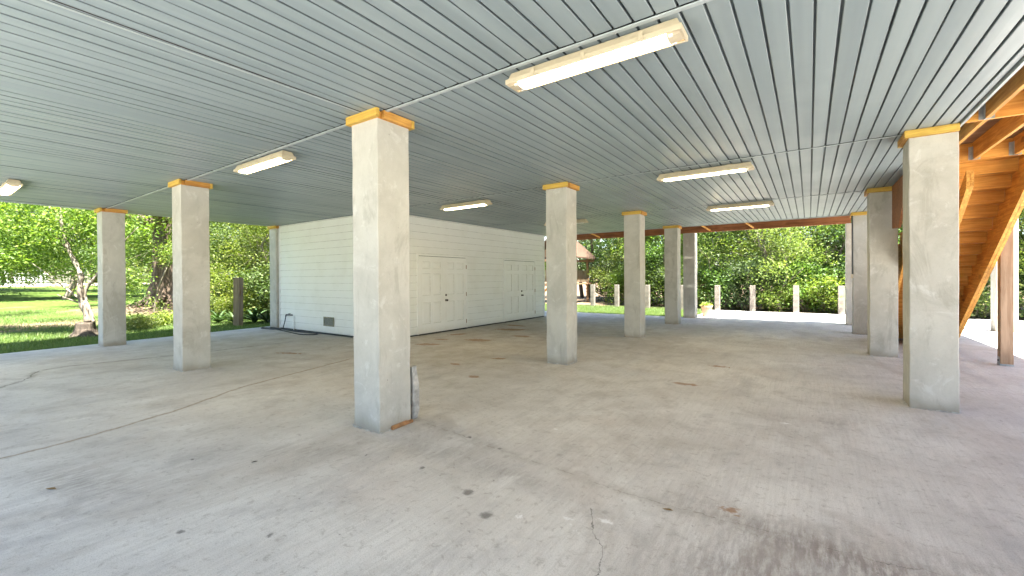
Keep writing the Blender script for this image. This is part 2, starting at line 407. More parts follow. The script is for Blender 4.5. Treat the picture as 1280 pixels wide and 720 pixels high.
# the left edge of the slab runs slightly askew
left = -13.25 - np.clip(V[:,1]-1.0, -4, 16)*.09
V[:,0] = np.where(V[:,0] < left, left, V[:,0])
nxg, nyg = len(gx), len(gy)
I = (np.arange(nyg-1)[:,None]*nxg + np.arange(nxg-1)[None,:]).ravel()
F = np.stack([I, I+1, I+1+nxg, I+nxg], -1)
ok = (np.abs(V[F[:,0],0]-V[F[:,1],0]) + np.abs(V[F[:,3],0]-V[F[:,2],0])) > 1e-4
F = F[ok]
# thickness: skirt
me = bpy.data.meshes.new('slab')
per = MB()
me.from_pydata(V.tolist(), [], F.tolist()); me.update()
st = np.zeros((len(V), 4)); px, py = V[:,0], V[:,1]
def ell(cx, cy, rx, ry, rot=0, soft=1.0):
    c, s_ = math.cos(R(rot)), math.sin(R(rot)); dx, dy = px-cx, py-cy
    u = (dx*c+dy*s_)/rx; v = (-dx*s_+dy*c)/ry
    return np.clip(1.15-np.sqrt(u*u+v*v), 0, 1)**soft
for a in ((-1.38,6.1,.26,.10,0), (-4.06,4.85,.16,.12,0), (-6.9,6.7,.45,.22,30), (-6.9,9.9,.7,.35,20), (-6.4,7.8,.5,.3,10), (-7.5,8.3,.45,.22,60),
          (-7.2,7.4,.3,.15,10), (-5.9,8.9,.4,.2,0), (-7.4,10.8,.6,.25,0), (-5.6,9.9,.3,.2,0), (-4.6,6.2,.22,.12,20), (-8.4,4.4,.5,.12,20), (-4.9,5.4,.2,.1,0), (-1.2,7.6,.25,.1,0), (-.4,2.95,.10,.08,0)):
    st[:,0] = np.maximum(st[:,0], ell(*a))
for a, k in (((.2,2.75,1.1,.28,-8),1.0), ((-.15,2.35,.7,.5,20),.85), ((.9,2.9,.9,.35,10),.8), ((-4.35,.75,.8,.22,20),.7), ((-3.6,1.9,1.3,.22,35),.4), ((-2.75,2.5,.9,.25,20),.35),
             ((-7.6,4.2,.6,.25,15),.5), ((-5.0,3.8,.5,.2,20),.55), ((-3.9,6.5,.7,.5,0),.35), ((-1.0,10.6,1.6,.4,10),.4), ((.2,5.3,.8,.3,15),.3), ((-2.1,9.0,1.5,.35,-15),.35), ((-1.9,2.6,.9,.12,-5),.45),
             ((-9.2,2.2,2.0,.25,30),.35), ((-8.2,1.3,1.5,.2,25),.3), ((.6,6.6,.5,.16,0),.4), ((-1.2,3.5,1.5,.5,30),.22), ((-.6,1.8,.9,.35,60),.4),((-4.5,6.7,.45,.18,0),.4)):
    st[:,1] = np.maximum(st[:,1], ell(*a)*k)
for a in ((-1.19,2.285,.10,.045,-30), (-1.09,2.215,.06,.04,0), (-1.45,2.16,.06,.05,0), (-.84,2.68,.05,.04,0), (-1.0,2.4,.1,.05,0), (-.2,5.0,.1,.06,0), (-2.0,3.6,.06,.04,0)):
    st[:,2] = np.maximum(st[:,2], ell(*a))
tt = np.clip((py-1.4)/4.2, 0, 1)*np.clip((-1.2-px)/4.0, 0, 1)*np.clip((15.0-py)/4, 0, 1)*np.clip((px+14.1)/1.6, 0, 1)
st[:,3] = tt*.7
at = me.attributes.new('stain', 'FLOAT_COLOR', 'POINT'); at.data.foreach_set('color', st.astype(np.float32).ravel())
me.materials.append(M['slab'])
slab = bpy.data.objects.new('slab', me); COL.objects.link(slab); tag(slab, kind='structure')
mb = MB(); mb.box(-3.5, 9, 16.325, 20.5, -.2, -.004); mb.box(9.012, 14, -3, 20.5, -.2, -.004)
tag(mb.build('patio', M['patio']), kind='structure')
mb = MB(); mb.box(-13.6, 14, -16, -3.02, -.2, -.004)
tag(mb.build('driveway', M['patio']), kind='structure')
mb = MB(); mb.prism([(-14.6,16.29), (-13.7,6), (-13.12,-.4), (-13.0,-2.98), (8.99,-2.98), (8.99,16.29)], 'z', -.2, -.006)
tag(mb.build('slab_base', M['patio']), kind='structure')

# ------------------------------------------------------------------ house raised over the carport
house = thing('raised_house', 'house raised on columns, seen as its grey plank ceiling over the carport', 'house', (-6, 6, 0))
def hpart(mb, name, mat, **k):
    mb.v = [(x+6, y-6, z) for x, y, z in mb.v]; return mb.build(name, mat, house, **k)
XL = -13.15; XE = 1.295; PW = .1325; X0 = .037
def ceiling_bay(y0, y1, seed):
    r = random.Random(seed); mb = MB(); ny_ = 7
    k0 = math.floor((XL-X0)/PW); edges = [X0+PW*k for k in range(k0+1, 200) if X0+PW*k < XE-.03]
    edges = [XL] + edges + [XE]
    yy = [y0+(y1-y0)*i/(ny_-1) for i in range(ny_)]
    for a, b in zip(edges, edges[1:]):
        t = r.gauss(0, .0022); ph = r.random()*6; am = r.uniform(.0008,.0028)
        prof = [(a+.0, .02), (a+.003, .003), (a+.007, 0), ((a+b)/2, -.0008), (b-.016, 0), (b-.0130, .003), (b-.012, .02), (b+.0, .02)]
        vs = []
        for y in yy:
            dz = am*math.sin(ph+y*1.3)
            for x, z in prof: vs.append((x, y, ZC+z+dz+t*((x-a)/(b-a)-.5)*2))
        n = len(prof)
        jw = r.uniform(-.0025,.0025); vs = [(x+(jw if k_ % 8 in (4,5,6) else 0), y, z) for k_, (x, y, z) in enumerate(vs)]
        mb.add(vs, [(j*n+i, (j+1)*n+i, (j+1)*n+i+1, j*n+i+1) for j in range(ny_-1) for i in range(n-1)])
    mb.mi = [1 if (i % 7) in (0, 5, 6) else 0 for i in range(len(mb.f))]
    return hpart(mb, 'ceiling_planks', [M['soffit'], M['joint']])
ys_ = [-1.8] + SEAMS
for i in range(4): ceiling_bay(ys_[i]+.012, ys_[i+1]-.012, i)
mb = MB(); mb.box(XL, XE, SEAMS[0]-.002, SEAMS[0]+.034, ZC-.012, ZC-.002); hpart(mb, 'seam_strip', M['strip'], bevel=.003)
for s_ in SEAMS[1:3]:
    mb = MB(); mb.box(XL, XE, s_+.004, s_+.020, ZC-.010, ZC-.002); hpart(mb, 'seam_strip', M['strip'], bevel=.002)
mb = MB(); mb.box(XL, XE, 14.09, 14.13, ZC-.02, 3.30); hpart(mb, 'fascia', M['strip'])
mb = MB(); mb.box(XE+.002, XE+.012, -1.8, 6.36, ZC-.022, ZC+.05); mb.box(XE+.016, XE+.034, -1.8, 6.36, ZC-.012, ZC+.05); mb.box(XE+.002, XE+.03, 6.36, 14.1, ZC-.016, ZC+.05); hpart(mb, 'edge_trim', M['strip'])
mb = MB(); mb.box(XL-.03, XL-.002, -1.8, 14.1, ZC-.012, 3.34); hpart(mb, 'fascia', M['strip'])
# gap in the planks near the middle column
mb = MB(); mb.bar((-3.555, .2, ZC-.004), (-3.515, 2.6, ZC-.004), .012, .006); hpart(mb, 'loose_joint_lip', M['strip'])
mb = MB(); mb.bar((-3.530, -1.7, ZC-.0015), (-3.495, 2.6, ZC-.0015), .014, .002); hpart(mb, 'open_joint', M['dark'])
mb = MB(); mb.box(XL, XE, -1.8, 14.08, ZC+.026, ZC+.036); hpart(mb, 'backing', M['dark'])
mb = MB(); mb.box(XL, XE+.03, -1.8, 14.08, 3.345, 6.3); hpart(mb, 'upper_wall', M['white'])
mb = MB(); mb.add([(XL-.5,-2.3,6.3),(3.75,-2.3,6.3),(3.75,14.5,6.3),(XL-.5,14.5,6.3),(-9,5,8.6),(-3,5,8.6),(-3,8,8.6),(-9,8,8.6)],  # right eave stretched out of view to keep sun off the floor
                  [(3,2,1,0),(0,1,5,4),(1,2,6,5),(2,3,7,6),(3,0,4,7),(4,5,6,7)]); hpart(mb, 'roof', M['roof'])
# back porch: header beam on the last columns and open boards above
mb = MB(); mb.box(-8.6, 1.02, 16.10, 16.14, 3.012, 3.25); mb.box(-8.6, 1.02, 16.145, 16.185, 3.012, 3.25); hpart(mb, 'header_beam', M['redwood'], bevel=.004)
mb = MB()
yy = 14.14
while yy < 16.12: mb.box(-8.6, 3.7, yy, yy+.136, 3.44, 3.475); yy += .144  # boards carried past the beam's end, unseen, to block the sun
hpart(mb, 'porch_boards', M['oldwood_x'])
for k in range(26):
    x = -8.5 + k*.4
    if x > 1.2: break
    mb = MB(); mb.box(x-.019, x+.019, 14.14, 16.095, 3.252, 3.437); hpart(mb, 'porch_joist', M['redwood'])
for (x, y) in ((-2.93, 16.02), (-1.62, 16.02), (-7.0, 16.02)):
    mb = MB(); mb.bar((x-.1, y-.5, 3.23), (x+.12, y+.06, 3.06), .03, .05); hpart(mb, 'diagonal_bar', M['pine_y'])  # pale bars stand in for slivers of sun on the beam

# ------------------------------------------------------------------ concrete columns
def column(xr, yf, label, cap=True, overr=.04, z1=ZT, group='square concrete columns', lean=0):
    t = thing('concrete_column', label, 'column', (xr-CS/2, yf+CS/2, 0), 0, group)
    mb = MB(); h = CS/2; nz = 16; vs = []; r = random.Random(int(abs(xr*91+yf*37)))
    # shaft with slightly uneven, softly rounded arrises
    ring = []
    for i, (cx, cy) in enumerate(((-h,-h),(h,-h),(h,h),(-h,h))):
        e = .007
        for (ex, ey) in (((0,e),(e,0)), ((-e,0),(0,e)), ((0,-e),(-e,0)), ((e,0),(0,-e)))[i]: ring.append((cx+ex, cy+ey, i))
    for k in range(nz):
        z = z1*k/(nz-1); jit = [(r.gauss(0,.0018), r.gauss(0,.0018)) for _ in range(4)]
        for (x, y, i) in ring: vs.append((x+jit[i][0]+lean*z, y+jit[i][1], z))
    n = 8
    fs = [(k*n+i, k*n+(i+1) % n, (k+1)*n+(i+1) % n, (k+1)*n+i) for k in range(nz-1) for i in range(n)]
    fs.append(tuple(range((nz-1)*n, nz*n)))
    mb.add(vs, fs); mb.build('shaft', M['col'], t)
    mb = MB()
    for k in range(40):          # crumbled mortar foot
        s_ = r.randrange(4); u = r.uniform(-h, h); w = r.uniform(.004,.014)
        x, y = ((u,-h-w*.4),(h+w*.4,u),(u,h+w*.4),(-h-w*.4,u))[s_]
        mb.box(x-w*1.6, x+w*1.6, y-w, y+w, -.001, w*r.uniform(.3,.9))
    mb.build('mortar_foot', M['chunk'], t)
    if cap:
        o = .040; z0 = z1+.002; z2 = ZC-.003
        mb = MB(); lo = lean*z1
        mb.box(-h-o+lo, h+overr+lo, -h-o, -h-.002, z0, z2); mb.box(-h-o+lo, h+overr+lo, h+.002, h+o, z0, z2)
        mb.build('timber_cap', M['cap'], t, bevel=.003)
        mb = MB(); mb.box(-h-o+lo, -h-.002+lo, -h, h, z0, z2)
        if overr > .01: mb.box(h+.002+lo, h+o+lo, -h+.05, h, z0, z2)
        mb.build('timber_cap', M['pine_y'], t, bevel=.003)
        mb = MB(); mb.box(-h+.003+lo, h-.003+lo, -h+.002, h-.002, z0, z2-.01); mb.build('bearing_block', M['pine_x'], t)
    return t
G = 'square concrete columns'
column(XR['mid'], YF[0], 'biggest concrete column in the foreground with a broken slab leaning behind it', lean=-.0012)
column(XR['left'], YF[0], 'concrete column second from the left, yellow timber cap, in front of the ferns', lean=-.0015)
column(XR['outer'], YF[0], 'leftmost concrete column at the lawn edge beside the pale twisted tree')
column(XR['mid'], YF[1], 'concrete column beside the far pair of white doors, yellow cap')
column(-12.90, YF[1]+.045, 'narrow-looking column at the outer corner of the white siding room')
column(XR['mid'], YF[2], 'concrete column third in the middle row, right of the treehouse gap')
column(XR['mid'], YF[3], 'concrete column fourth in the middle row, close before the terracotta pot column', overr=.03)
column(XR['mid'], YF[4], 'farthest middle column at the patio edge beside the terracotta pot', z1=3.008, cap=False)
column(XR['right'], YF[1], 'large pale concrete column at right, nearest the wooden staircase', overr=0)
column(XR['right'], YF[2], 'right hand column with a dark timber board against its top', overr=0)
column(XR['right'], YF[3], 'greyer right column carrying the thin black conduit', overr=0)
column(1.03+.26, YF[4], 'thin-looking far right column under the end of the red brown header beam', z1=3.008, cap=False)
column(4.31, YF[4], 'bright sunlit column out on the patio behind the brown timber post', z1=3.3, cap=False)

# ------------------------------------------------------------------ storage room with white siding
SX = -8.17; SY = 6.5; SXL = -12.895; SY1 = 13.86
room = thing('storage_room', 'white lap-sided storage room with two pairs of doors under the house', 'storage room', (SX, SY, 0))
def rp(mb, name, mat, par=None, **k):
    if par is None:
        mb.v = [(x-SX, y-SY, z) for x, y, z in mb.v]; return mb.build(name, mat, room, **k)
    mb.v = [(x-SX, y-SY, z) for x, y, z in mb.v]; return mb.build(name, mat, par, **k)
EX = .185
def siding(horiz, u0, u1, z0, z1):
    """lap siding on the short wall ('x') or long wall ('y')"""
    mb = MB(); z = z0
    while z < z1-.02:
        zt = min(z+EX, z1)
        if horiz == 'x':
            mb.add([(u0,SY-.024,z),(u1,SY-.024,z),(u1,SY-.002,zt),(u0,SY-.002,zt),(u0,SY,z),(u1,SY,z),(u0,SY-.0235,z+.007),(u1,SY-.0235,z+.007)], [(6,7,2,3),(4,5,1,0),(0,1,7,6)])
        else:
            mb.add([(SX+.024,u0,z),(SX+.024,u1,z),(SX+.002,u1,zt),(SX+.002,u0,zt),(SX,u0,z),(SX,u1,z),(SX+.0235,u0,z+.007),(SX+.0235,u1,z+.007)], [(6,7,2,3),(4,5,1,0),(0,1,7,6)])
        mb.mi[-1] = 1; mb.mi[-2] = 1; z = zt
    return mb
DOORS = [(7.58, 9.41), (11.30, 13.18)]
DZ0, DZ1 = .035, 2.04
rp(siding('x', SXL+.062, SX-.06, .045, ZC-.002), 'siding', [M['white'], M['lap_shade']])
mb = MB(); edges = [SY+.06] 
for a, b in DOORS:
    m_ = siding('y', edges[-1], a-.055, .045, ZC-.002); mb.add(m_.v, m_.f)
    # the piece over the door starts on the same course line
    zc = .045 + EX*math.floor((DZ1+.055-.045)/EX)
    m_ = siding('y', a-.055, b+.055, DZ1+.055, zc+EX); mb.add(m_.v, m_.f)
    m_ = siding('y', a-.055, b+.055, zc+EX, ZC-.002); mb.add(m_.v, m_.f)
    edges.append(b+.055)
m_ = siding('y', edges[-1], SY1-.07, .045, ZC-.002); mb.add(m_.v, m_.f)
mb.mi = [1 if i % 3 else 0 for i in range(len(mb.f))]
rp(mb, 'siding', [M['white'], M['lap_shade']])
mb = MB(); mb.box(SXL+.002, SX-.003, SY+.002, SY1, .03, ZC-.004); rp(mb, 'wall_core', M['white'])
mb = MB(); mb.box(SX-.058, SX+.028, SY-.028, SY+.058, .03, ZC-.003); rp(mb, 'corner_board', M['trimw'])
mb = MB(); mb.box(SXL, SXL+.06, SY-.028, SY-.001, .03, ZC-.003); rp(mb, 'corner_board', M['trimw'])
mb = MB(); mb.box(SX-.05, SX+.028, SY1-.068, SY1+.02, .03, ZC-.003); rp(mb, 'corner_board', M['trimw'])
mb = MB(); mb.box(SXL, SX+.004, SY-.004, SY1, .001, .029); rp(mb, 'sill_plate', M['dark'])
def door_leaf(y0, y1, label):
    """six panel leaf: stiles and rails proud of recessed, raised-field panels"""
    x = SX+.024; mb = MB(); w = y1-y0
    st_ = .115; mul = .10; pw = (w-2*st_-mul)/2
    rows = [(.24, .80), (.98, 1.55), (1.67, 1.86)]       # panel openings above the door bottom
    rows = [(DZ0+a, DZ0+b) for a, b in rows]
    cols = [(y0+st_, y0+st_+pw), (y1-st_-pw, y1-st_)]
    yb = [y0, cols[0][0], cols[0][1], cols[1][0], cols[1][1], y1]
    zb = [DZ0] + [q for r_ in rows for q in r_] + [DZ1-.012]
    for i in range(5):
        for j in range(len(zb)-1):
            a, b, c, d = yb[i], yb[i+1], zb[j], zb[j+1]
            if i in (1,3) and j in (1,3,5):
                e, g = .01, .045
                mb.add([(x,a,c),(x,b,c),(x,b,d),(x,a,d),
                        (x-.017,a+e,c+e),(x-.017,b-e,c+e),(x-.017,b-e,d-e),(x-.017,a+e,d-e),
                        (x-.004,a+g,c+g),(x-.004,b-g,c+g),(x-.004,b-g,d-g),(x-.004,a+g,d-g)],
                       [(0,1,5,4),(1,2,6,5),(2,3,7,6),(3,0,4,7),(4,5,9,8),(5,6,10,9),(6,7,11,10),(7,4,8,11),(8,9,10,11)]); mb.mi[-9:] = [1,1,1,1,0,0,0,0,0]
            else: mb.add([(x,a,c),(x,b,c),(x,b,d),(x,a,d)], [(0,1,2,3)])
    mb.add([(x,y0,DZ0),(x,y1,DZ0),(x-.03,y1,DZ0),(x-.03,y0,DZ0)], [(0,1,2,3)])
    mb.add([(x,y0,DZ0),(x,y0,DZ1-.012),(x-.03,y0,DZ1-.012),(x-.03,y0,DZ0)], [(0,1,2,3)])
    mb.add([(x,y1,DZ0),(x,y1,DZ1-.012),(x-.03,y1,DZ1-.012),(x-.03,y1,DZ0)], [(3,2,1,0)])
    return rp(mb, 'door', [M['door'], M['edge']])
for a, b in DOORS:
    mb = MB()
    for (y0, y1) in ((a-.054, a-.002), (b+.002, b+.054)): mb.box(SX-.001, SX+.034, y0, y1, .03, DZ1+.054)
    mb.box(SX-.001, SX+.032, a-.002, b+.002, DZ1+.002, DZ1+.052)
    rp(mb, 'door_frame', M['door'], bevel=.002)
    mb = MB(); mb.box(SX+.001, SX+.0035, a, b, .03, DZ1+.001); rp(mb, 'door_shadow_gap', M['dark'])
    mb = MB(); mb.box(SX+.001, SX+.05, a-.01, b+.01, .002, .028); rp(mb, 'threshold', M['dark'])
    m_ = (a+b)/2
    L1_ = door_leaf(a+.004, m_-.003, None); L2_ = door_leaf(m_+.003, b-.006, None)
    mb = MB(); mb.lathe([(0,.0),(.032,.0),(.032,.006),(.012,.012),(.012,.035),(.026,.042),(.032,.055),(.026,.068),(0,.072)], (0,0,0), 16)
    mb.v = [(SX+.024+z, m_+.07+x, .86+y) for x, y, z in mb.v]; rp(mb, 'door_knob', M['knob'], L2_, smooth=True)
    mb = MB(); mb.lathe([(0,.0),(.03,.0),(.03,.014),(.022,.02),(0,.022)], (0,0,0), 16)
    mb.v = [(SX+.024+z, m_+.07+x, 1.0+y) for x, y, z in mb.v]; rp(mb, 'deadbolt', M['knob'], L2_, smooth=True)
    for z in (.22, 1.0, 1.78):
        mb = MB(); mb.box(SX+.02, SX+.037, b-.009, b+.006, z-.055, z+.055); mb.box(SX+.019, SX+.0215, b-.04, b-.009, z-.05, z+.05); rp(mb, 'hinge', M['rusty'], L2_)
# foundation vent in the short wall
mb = MB(); y = SY-.03
for (x0, x1, z0, z1) in ((-10.58,-10.11,.215,.25), (-10.58,-10.11,.425,.46), (-10.58,-10.54,.25,.425), (-10.15,-10.11,.25,.425)): mb.box(x0, x1, y-.012, y+.002, z0, z1)
vt = rp(mb, 'vent', M['grille'], bevel=.002)
mb = MB()
for k in range(7): mb.bar((-10.54, y-.002, .262+k*.026), (-10.15, y-.002, .262+k*.026), .02, .004, (0,1,1))
rp(mb, 'vent_louvres', M['metal'], vt)
mb = MB(); mb.box(-10.54,-10.15, SY-.0275, SY-.026, .25, .425); rp(mb, 'vent_screen', M['grille'], vt)
# white supply pipe and its tap
pipe = MB(); pipe.tube([(-12.05,SY-.045,.0),(-12.05,SY-.045,.43)], .014, 10); pipe.box(-12.075,-12.025,SY-.07,SY-.02,.05,.12)
o = pipe.build('water_pipe', M['trimw']); tag(o, 'thin white vertical water pipe on the siding beside the hose tap', 'pipe')
tap = thing('hose_tap', 'black hose tap sticking out of the white siding', 'tap', (-12.3, SY-.05, .43))
mb = MB(); mb.tube([(.16,.03,0),(0,0,0),(-.1,-.03,0)], [.018,.018,.022], 10); mb.tube([(-.1,-.03,0),(-.11,-.035,-.05)], [.02,.018], 10); mb.build('spout', M['black'], tap)
mb = MB(); mb.lathe([(0,.0),(.035,.0),(.035,.012),(0,.014)], (0.02,-.0,.03), 12); mb.tube([(.02,0,0),(.02,0,.035)], .007, 8); mb.build('handle', M['black'], tap)
hp = [(-12.41,SY-.085,.38), (-12.43,SY-.10,.25), (-12.47,SY-.12,.1), (-12.5,SY-.14,.02), (-12.62,SY-.2,.014), (-12.9,SY-.3,.013), (-13.3,SY-.34,.013), (-13.45,SY-.24,.013), (-13.2,SY-.16,.013), (-12.7,SY-.1,.013),
      (-12.2,SY-.09,.013), (-11.6,SY-.1,.013), (-11.1,SY-.16,.013), (-10.7,SY-.12,.013), (-10.6,SY-.3,.013), (-10.95,SY-.46,.013), (-11.4,SY-.42,.013), (-12.0,SY-.32,.013), (-12.6,SY-.3,.03), (-13.1,SY-.22,.03), (-13.0,SY-.12,.03), (-12.3,SY-.2,.03), (-11.5,SY-.2,.014), (-10.8,SY-.06,.013), (-10.0,SY-.06,.013), (-9.3,SY-.05,.013)]
def smooth_path(P, n=6):
    P = [Vector(p) for p in P]; out = []
    for i in range(len(P)-1):
        p0, p1, p2, p3 = P[max(i-1,0)], P[i], P[i+1], P[min(i+2,len(P)-1)]
        for k in range(n):
            t = k/n; out.append(.5*((2*p1)+(p2-p0)*t+(2*p0-5*p1+4*p2-p3)*t*t+(3*p1-p0-3*p2+p3)*t**3))
    return out+[P[-1]]
mb = MB(); mb.tube(smooth_path(hp), .0135, 8); tag(mb.build('garden_hose', M['black'], smooth=True), 'black garden hose hanging from the tap and trailing along the white wall', 'hose')

# ------------------------------------------------------------------ fluorescent ceiling fixtures
def fixture():
    t = thing('ceiling_light', 'x', 'ceiling light', (0,0,0), 0, 'fluorescent fixtures on the plank ceiling')
    L, w = .635, .078
    mb = MB()                                                     # tub: tapered tray
    a = [(-L+.02,-w+.02),(L-.02,-w+.02),(L-.02,w-.02),(-L+.02,w-.02)]; b = [(-L,-w),(L,-w),(L,w),(-L,w)]
    mb.add([(x,y,-.012) for x,y in a]+[(x,y,-.068) for x,y in b], [(0,1,2,3),(4,5,1,0),(5,6,2,1),(6,7,3,2),(7,4,0,3)])
    mb.build('housing', M['cream'], t, bevel=.006)
    mb = MB()
    for (x0,x1,y0,y1) in ((-L-.012,L+.012,-w-.012,-w+.004),(-L-.012,L+.012,w-.004,w+.012),(-L-.012,-L+.004,-w+.004,w-.004),(L-.004,L+.012,-w+.004,w-.004)): mb.box(x0,x1,y0,y1,-.103,-.066)
    mb.build('gasket_rim', M['cream'], t, bevel=.004)
    mb = MB(); n = 8; vs = []                                      # rounded lens, open-ended profile swept along x
    ends = [(-L+.07,1),(L-.07,1)]
    prof = [(-w+.012,-.078),(-w+.016,-.098),(-w+.032,-.113),(0,-.118),(w-.032,-.113),(w-.016,-.098),(w-.012,-.078)]
    for x in (-L+.085, L-.085): vs += [(x,y,z) for y,z in prof]
    m_ = len(prof); fs = [(i,i+1,m_+i+1,m_+i) for i in range(m_-1)]
    mb.add(vs, fs); mb.build('glowing_lens', M['lamp'], t, smooth=True)
    for s_ in (-1,1):
        mb = MB(); vs = [(s_*(L-.085),y,z) for y,z in prof] + [(s_*(L-.004),y*.97,z*.5-.046) for y,z in prof]
        fs = [(i,i+1,m_+i+1,m_+i) for i in range(m_-1)] + [tuple(range(m_,2*m_))]
        mb.add(vs, fs); mb.build('end_cap', M['cream'], t, smooth=False)
        for q in (-1,1):
            mb = MB(); mb.box(s_*(L-.06)-.012, s_*(L-.06)+.012, q*(w-.03)-.009, q*(w-.03)+.009, -.112, -.07); mb.build('lamp_holder', M['trimw'], t)
    for x in (-.4, 0, .4):
        for q in (-1,1):
            mb = MB(); mb.box(x-.014, x+.014, q*(w+.013)-.004, q*(w+.013)+.004, -.094, -.05); mb.build('clip', M['cream'], t)
    for x in (-.35,.35):
        mb = MB(); mb.box(x-.04, x+.04, -.03, .03, -.012, .001); mb.build('mounting_foot', M['cream'], t)
    return t
fx = fixture()
FX = [(-1.27, 2.775, 'largest lit ceiling light, nearest, right of the big foreground column'),
      (-5.88, 2.76, 'lit ceiling light between the big foreground column and the column left of it'),
      (-5.90, 6.80, 'lit ceiling light in front of the white room between its two door pairs'),
      (-1.27, 6.75, 'lit ceiling light over the middle of the floor, second largest on the right'),
      (-1.24, 10.42, 'lit ceiling light nearest the red brown header beam'),
      (-10.75, 1.06, 'lit ceiling light cut off by the left edge of the photo')]
for i, (x, y, lb) in enumerate(FX):
    o = fx if i == 0 else copy_tree(fx)
    o.location = (x, y, ZC); o['label'] = lb
o = copy_tree(fx); o.location = (-5.55, 10.62, ZC); o['label'] = 'unlit white ceiling light half hidden behind the column by the far doors'
for ch in list(o.children):
    if ch.name.startswith('glowing_lens'):
        ch.data = ch.data.copy(); ch.data.materials[0] = M['offlens']; ch.name = 'unlit_lens'
    elif ch.data.materials[0] == M['cream']:
        pass

# ------------------------------------------------------------------ timber deck, staircase, post at right
deck = thing('timber_deck', 'orange pine deck framing overhead at the right edge', 'deck', (1.9, 7, 3.05))
def dp(mb, name, mat, par=None, **k):
    mb.v = [(x-1.9, y-7, z-3.05) for x, y, z in mb.v]; return mb.build(name, mat, par or deck, **k)
ZJ0, ZJ1 = 3.052, 3.287
JX = [1.50+.381*k for k in range(7)]
mb = MB(); mb.box(1.335, 4.12, 6.40, 6.438, ZJ0, ZJ1); dp(mb, 'beam', M['pine_x'], bevel=.003)
mb = MB(); mb.box(1.335, 4.12, 8.53, 8.568, ZJ0, ZJ1); dp(mb, 'beam', M['pine_x'], bevel=.003)
mb = MB(); mb.box(1.335, 4.12, 3.0, 3.038, ZJ0, ZJ1); dp(mb, 'beam', M['pine_x'], bevel=.003)
mb = MB(); mb.box(2.72, 4.12, 14.1, 14.138, ZJ0, ZJ1); dp(mb, 'beam', M['pine_x'], bevel=.003)
for x in JX:
    for (y0, y1) in ((-1.75, 2.998), (3.04, 6.398), (6.44, 8.528)) + (((8.57, 14.098),) if x > 2.7 else ()):
        mb = MB(); mb.box(x-.019, x+.019, y0, y1, ZJ0, ZJ1); j = dp(mb, 'joist', M['pine_y'], bevel=.003)
        mb = MB()
        for s_ in (-1, 1): mb.box(x+s_*.0215-.0015, x+s_*.0215+.0015, y1-.05, y1-.001, ZJ0-.002, ZJ0+.18); mb.box(x+s_*.04-.018, x+s_*.04+.018, y1-.004, y1-.001, ZJ0, ZJ0+.18)
        mb.box(x-.023, x+.023, y1-.05, y1-.001, ZJ0-.004, ZJ0-.001)
        dp(mb, 'joist_hanger', M['metal'], j)
mb = MB(); y = -1.75; r = random.Random(8)
while y < 14.2:
    x0 = 1.34 if y < 8.62 else 2.70
    gap = .002 if y < 7.3 else .006  # deck lengthened out of view and laid tight here to shut out sun
    mb.box(x0, 4.16, y, y+.134, 3.290+r.uniform(0,.002), 3.326); y += .134+gap
dp(mb, 'deck_boards', M['oldwood_x'])

stair = thing('staircase', 'wooden staircase coming down from the deck behind the right columns', 'staircase', (1.9, 11, 0))
def sp(mb, name, mat, **k):
    mb.v = [(x-1.9, y-11, z) for x, y, z in mb.v]; return mb.build(name, mat, stair, **k)
RI, RU, NR = 3.325/18, .2616, 18; Y1 = 8.73; SL = .705; CB = 8.71
def stringer(x0, x1):
    top = [(8.575, 3.325-RI-.04)]
    for k in range(1, NR):
        z = 3.325-RI*k-.039; top.append((Y1+RU*(k-1), z)); top.append((Y1+RU*k, z))
    low = [(top[-1][0], .001), ((CB-.001)/SL, .001), (8.575, CB-SL*8.575)]
    mb = MB(); mb.prism(top[1:]+low+[top[0]], 'x', x0, x1); return mb
for (x0, x1) in ((1.345, 1.383), (2.415, 2.453)):
    sp(stringer(x0, x1), 'stringer', M['pine_y'])
# straight carriage boards under the steps
for (x0, x1, d) in ((1.812, 1.85, 0), (1.8515, 1.889, .03), (2.374, 2.4125, 0)):
    mb = MB(); ct = CB+.26
    mb.prism([(8.58, CB+d-SL*8.58), (8.58, min(3.04, ct-SL*8.58)), ((ct-.001)/SL, .001), ((CB+d-.001)/SL, .001)], 'x', x0, x1)
    sp(mb, 'carriage_board', M['pine_y'], bevel=.003)
for k in range(1, NR+1):
    yk = Y1+RU*(k-1); zt = 3.325-RI*(k-1)-(.040 if k > 1 else .04); zb = 3.325-RI*k
    mb = MB(); mb.box(1.345, 2.4145, yk, yk+.019, max(zb, .003)+.001, zt); sp(mb, 'riser', M['pine_x'])
    if k < NR:
        mb = MB(); mb.box(1.335, 2.455, yk-.0, yk+RU+.028, zb-.038, zb); sp(mb, 'tread', M['pine_x'], bevel=.003)

post = thing('timber_post', 'brown square timber post standing in a steel bracket beside the staircase', 'post', (2.585, 10.15, 0))
mb = MB(); mb.box(-.072,.072,-.072,.072,.03,3.05); mb.build('shaft', M['pine_z'], post, bevel=.006)
mb = MB(); mb.box(-.078,.078,-.06,.06,.001,.028); mb.box(-.0765,-.0735,-.05,.05,.0285,.14); mb.box(.0735,.0765,-.05,.05,.0285,.14); mb.build('base_bracket', M['metal'], post)
mb = MB(); mb.lathe([(0,0),(.014,0),(.014,.01),(0,.011)],(0,0,0),6); mb.v=[(-.077-z, x, y+.08) for x,y,z in mb.v]; mb.build('bolt', M['dark'], post)
# dark board fixed by the top of the second right column
mb = MB(); mb.prism([(10.05,3.03),(10.05,2.285),(9.44,2.24),(8.95,2.60),(8.4,3.03)], 'x', 1.205, 1.243)
tag(mb.build('timber_board', M['redwood'], bevel=.003), 'dark brown timber board hanging under the ceiling edge in front of the second right column', 'board')
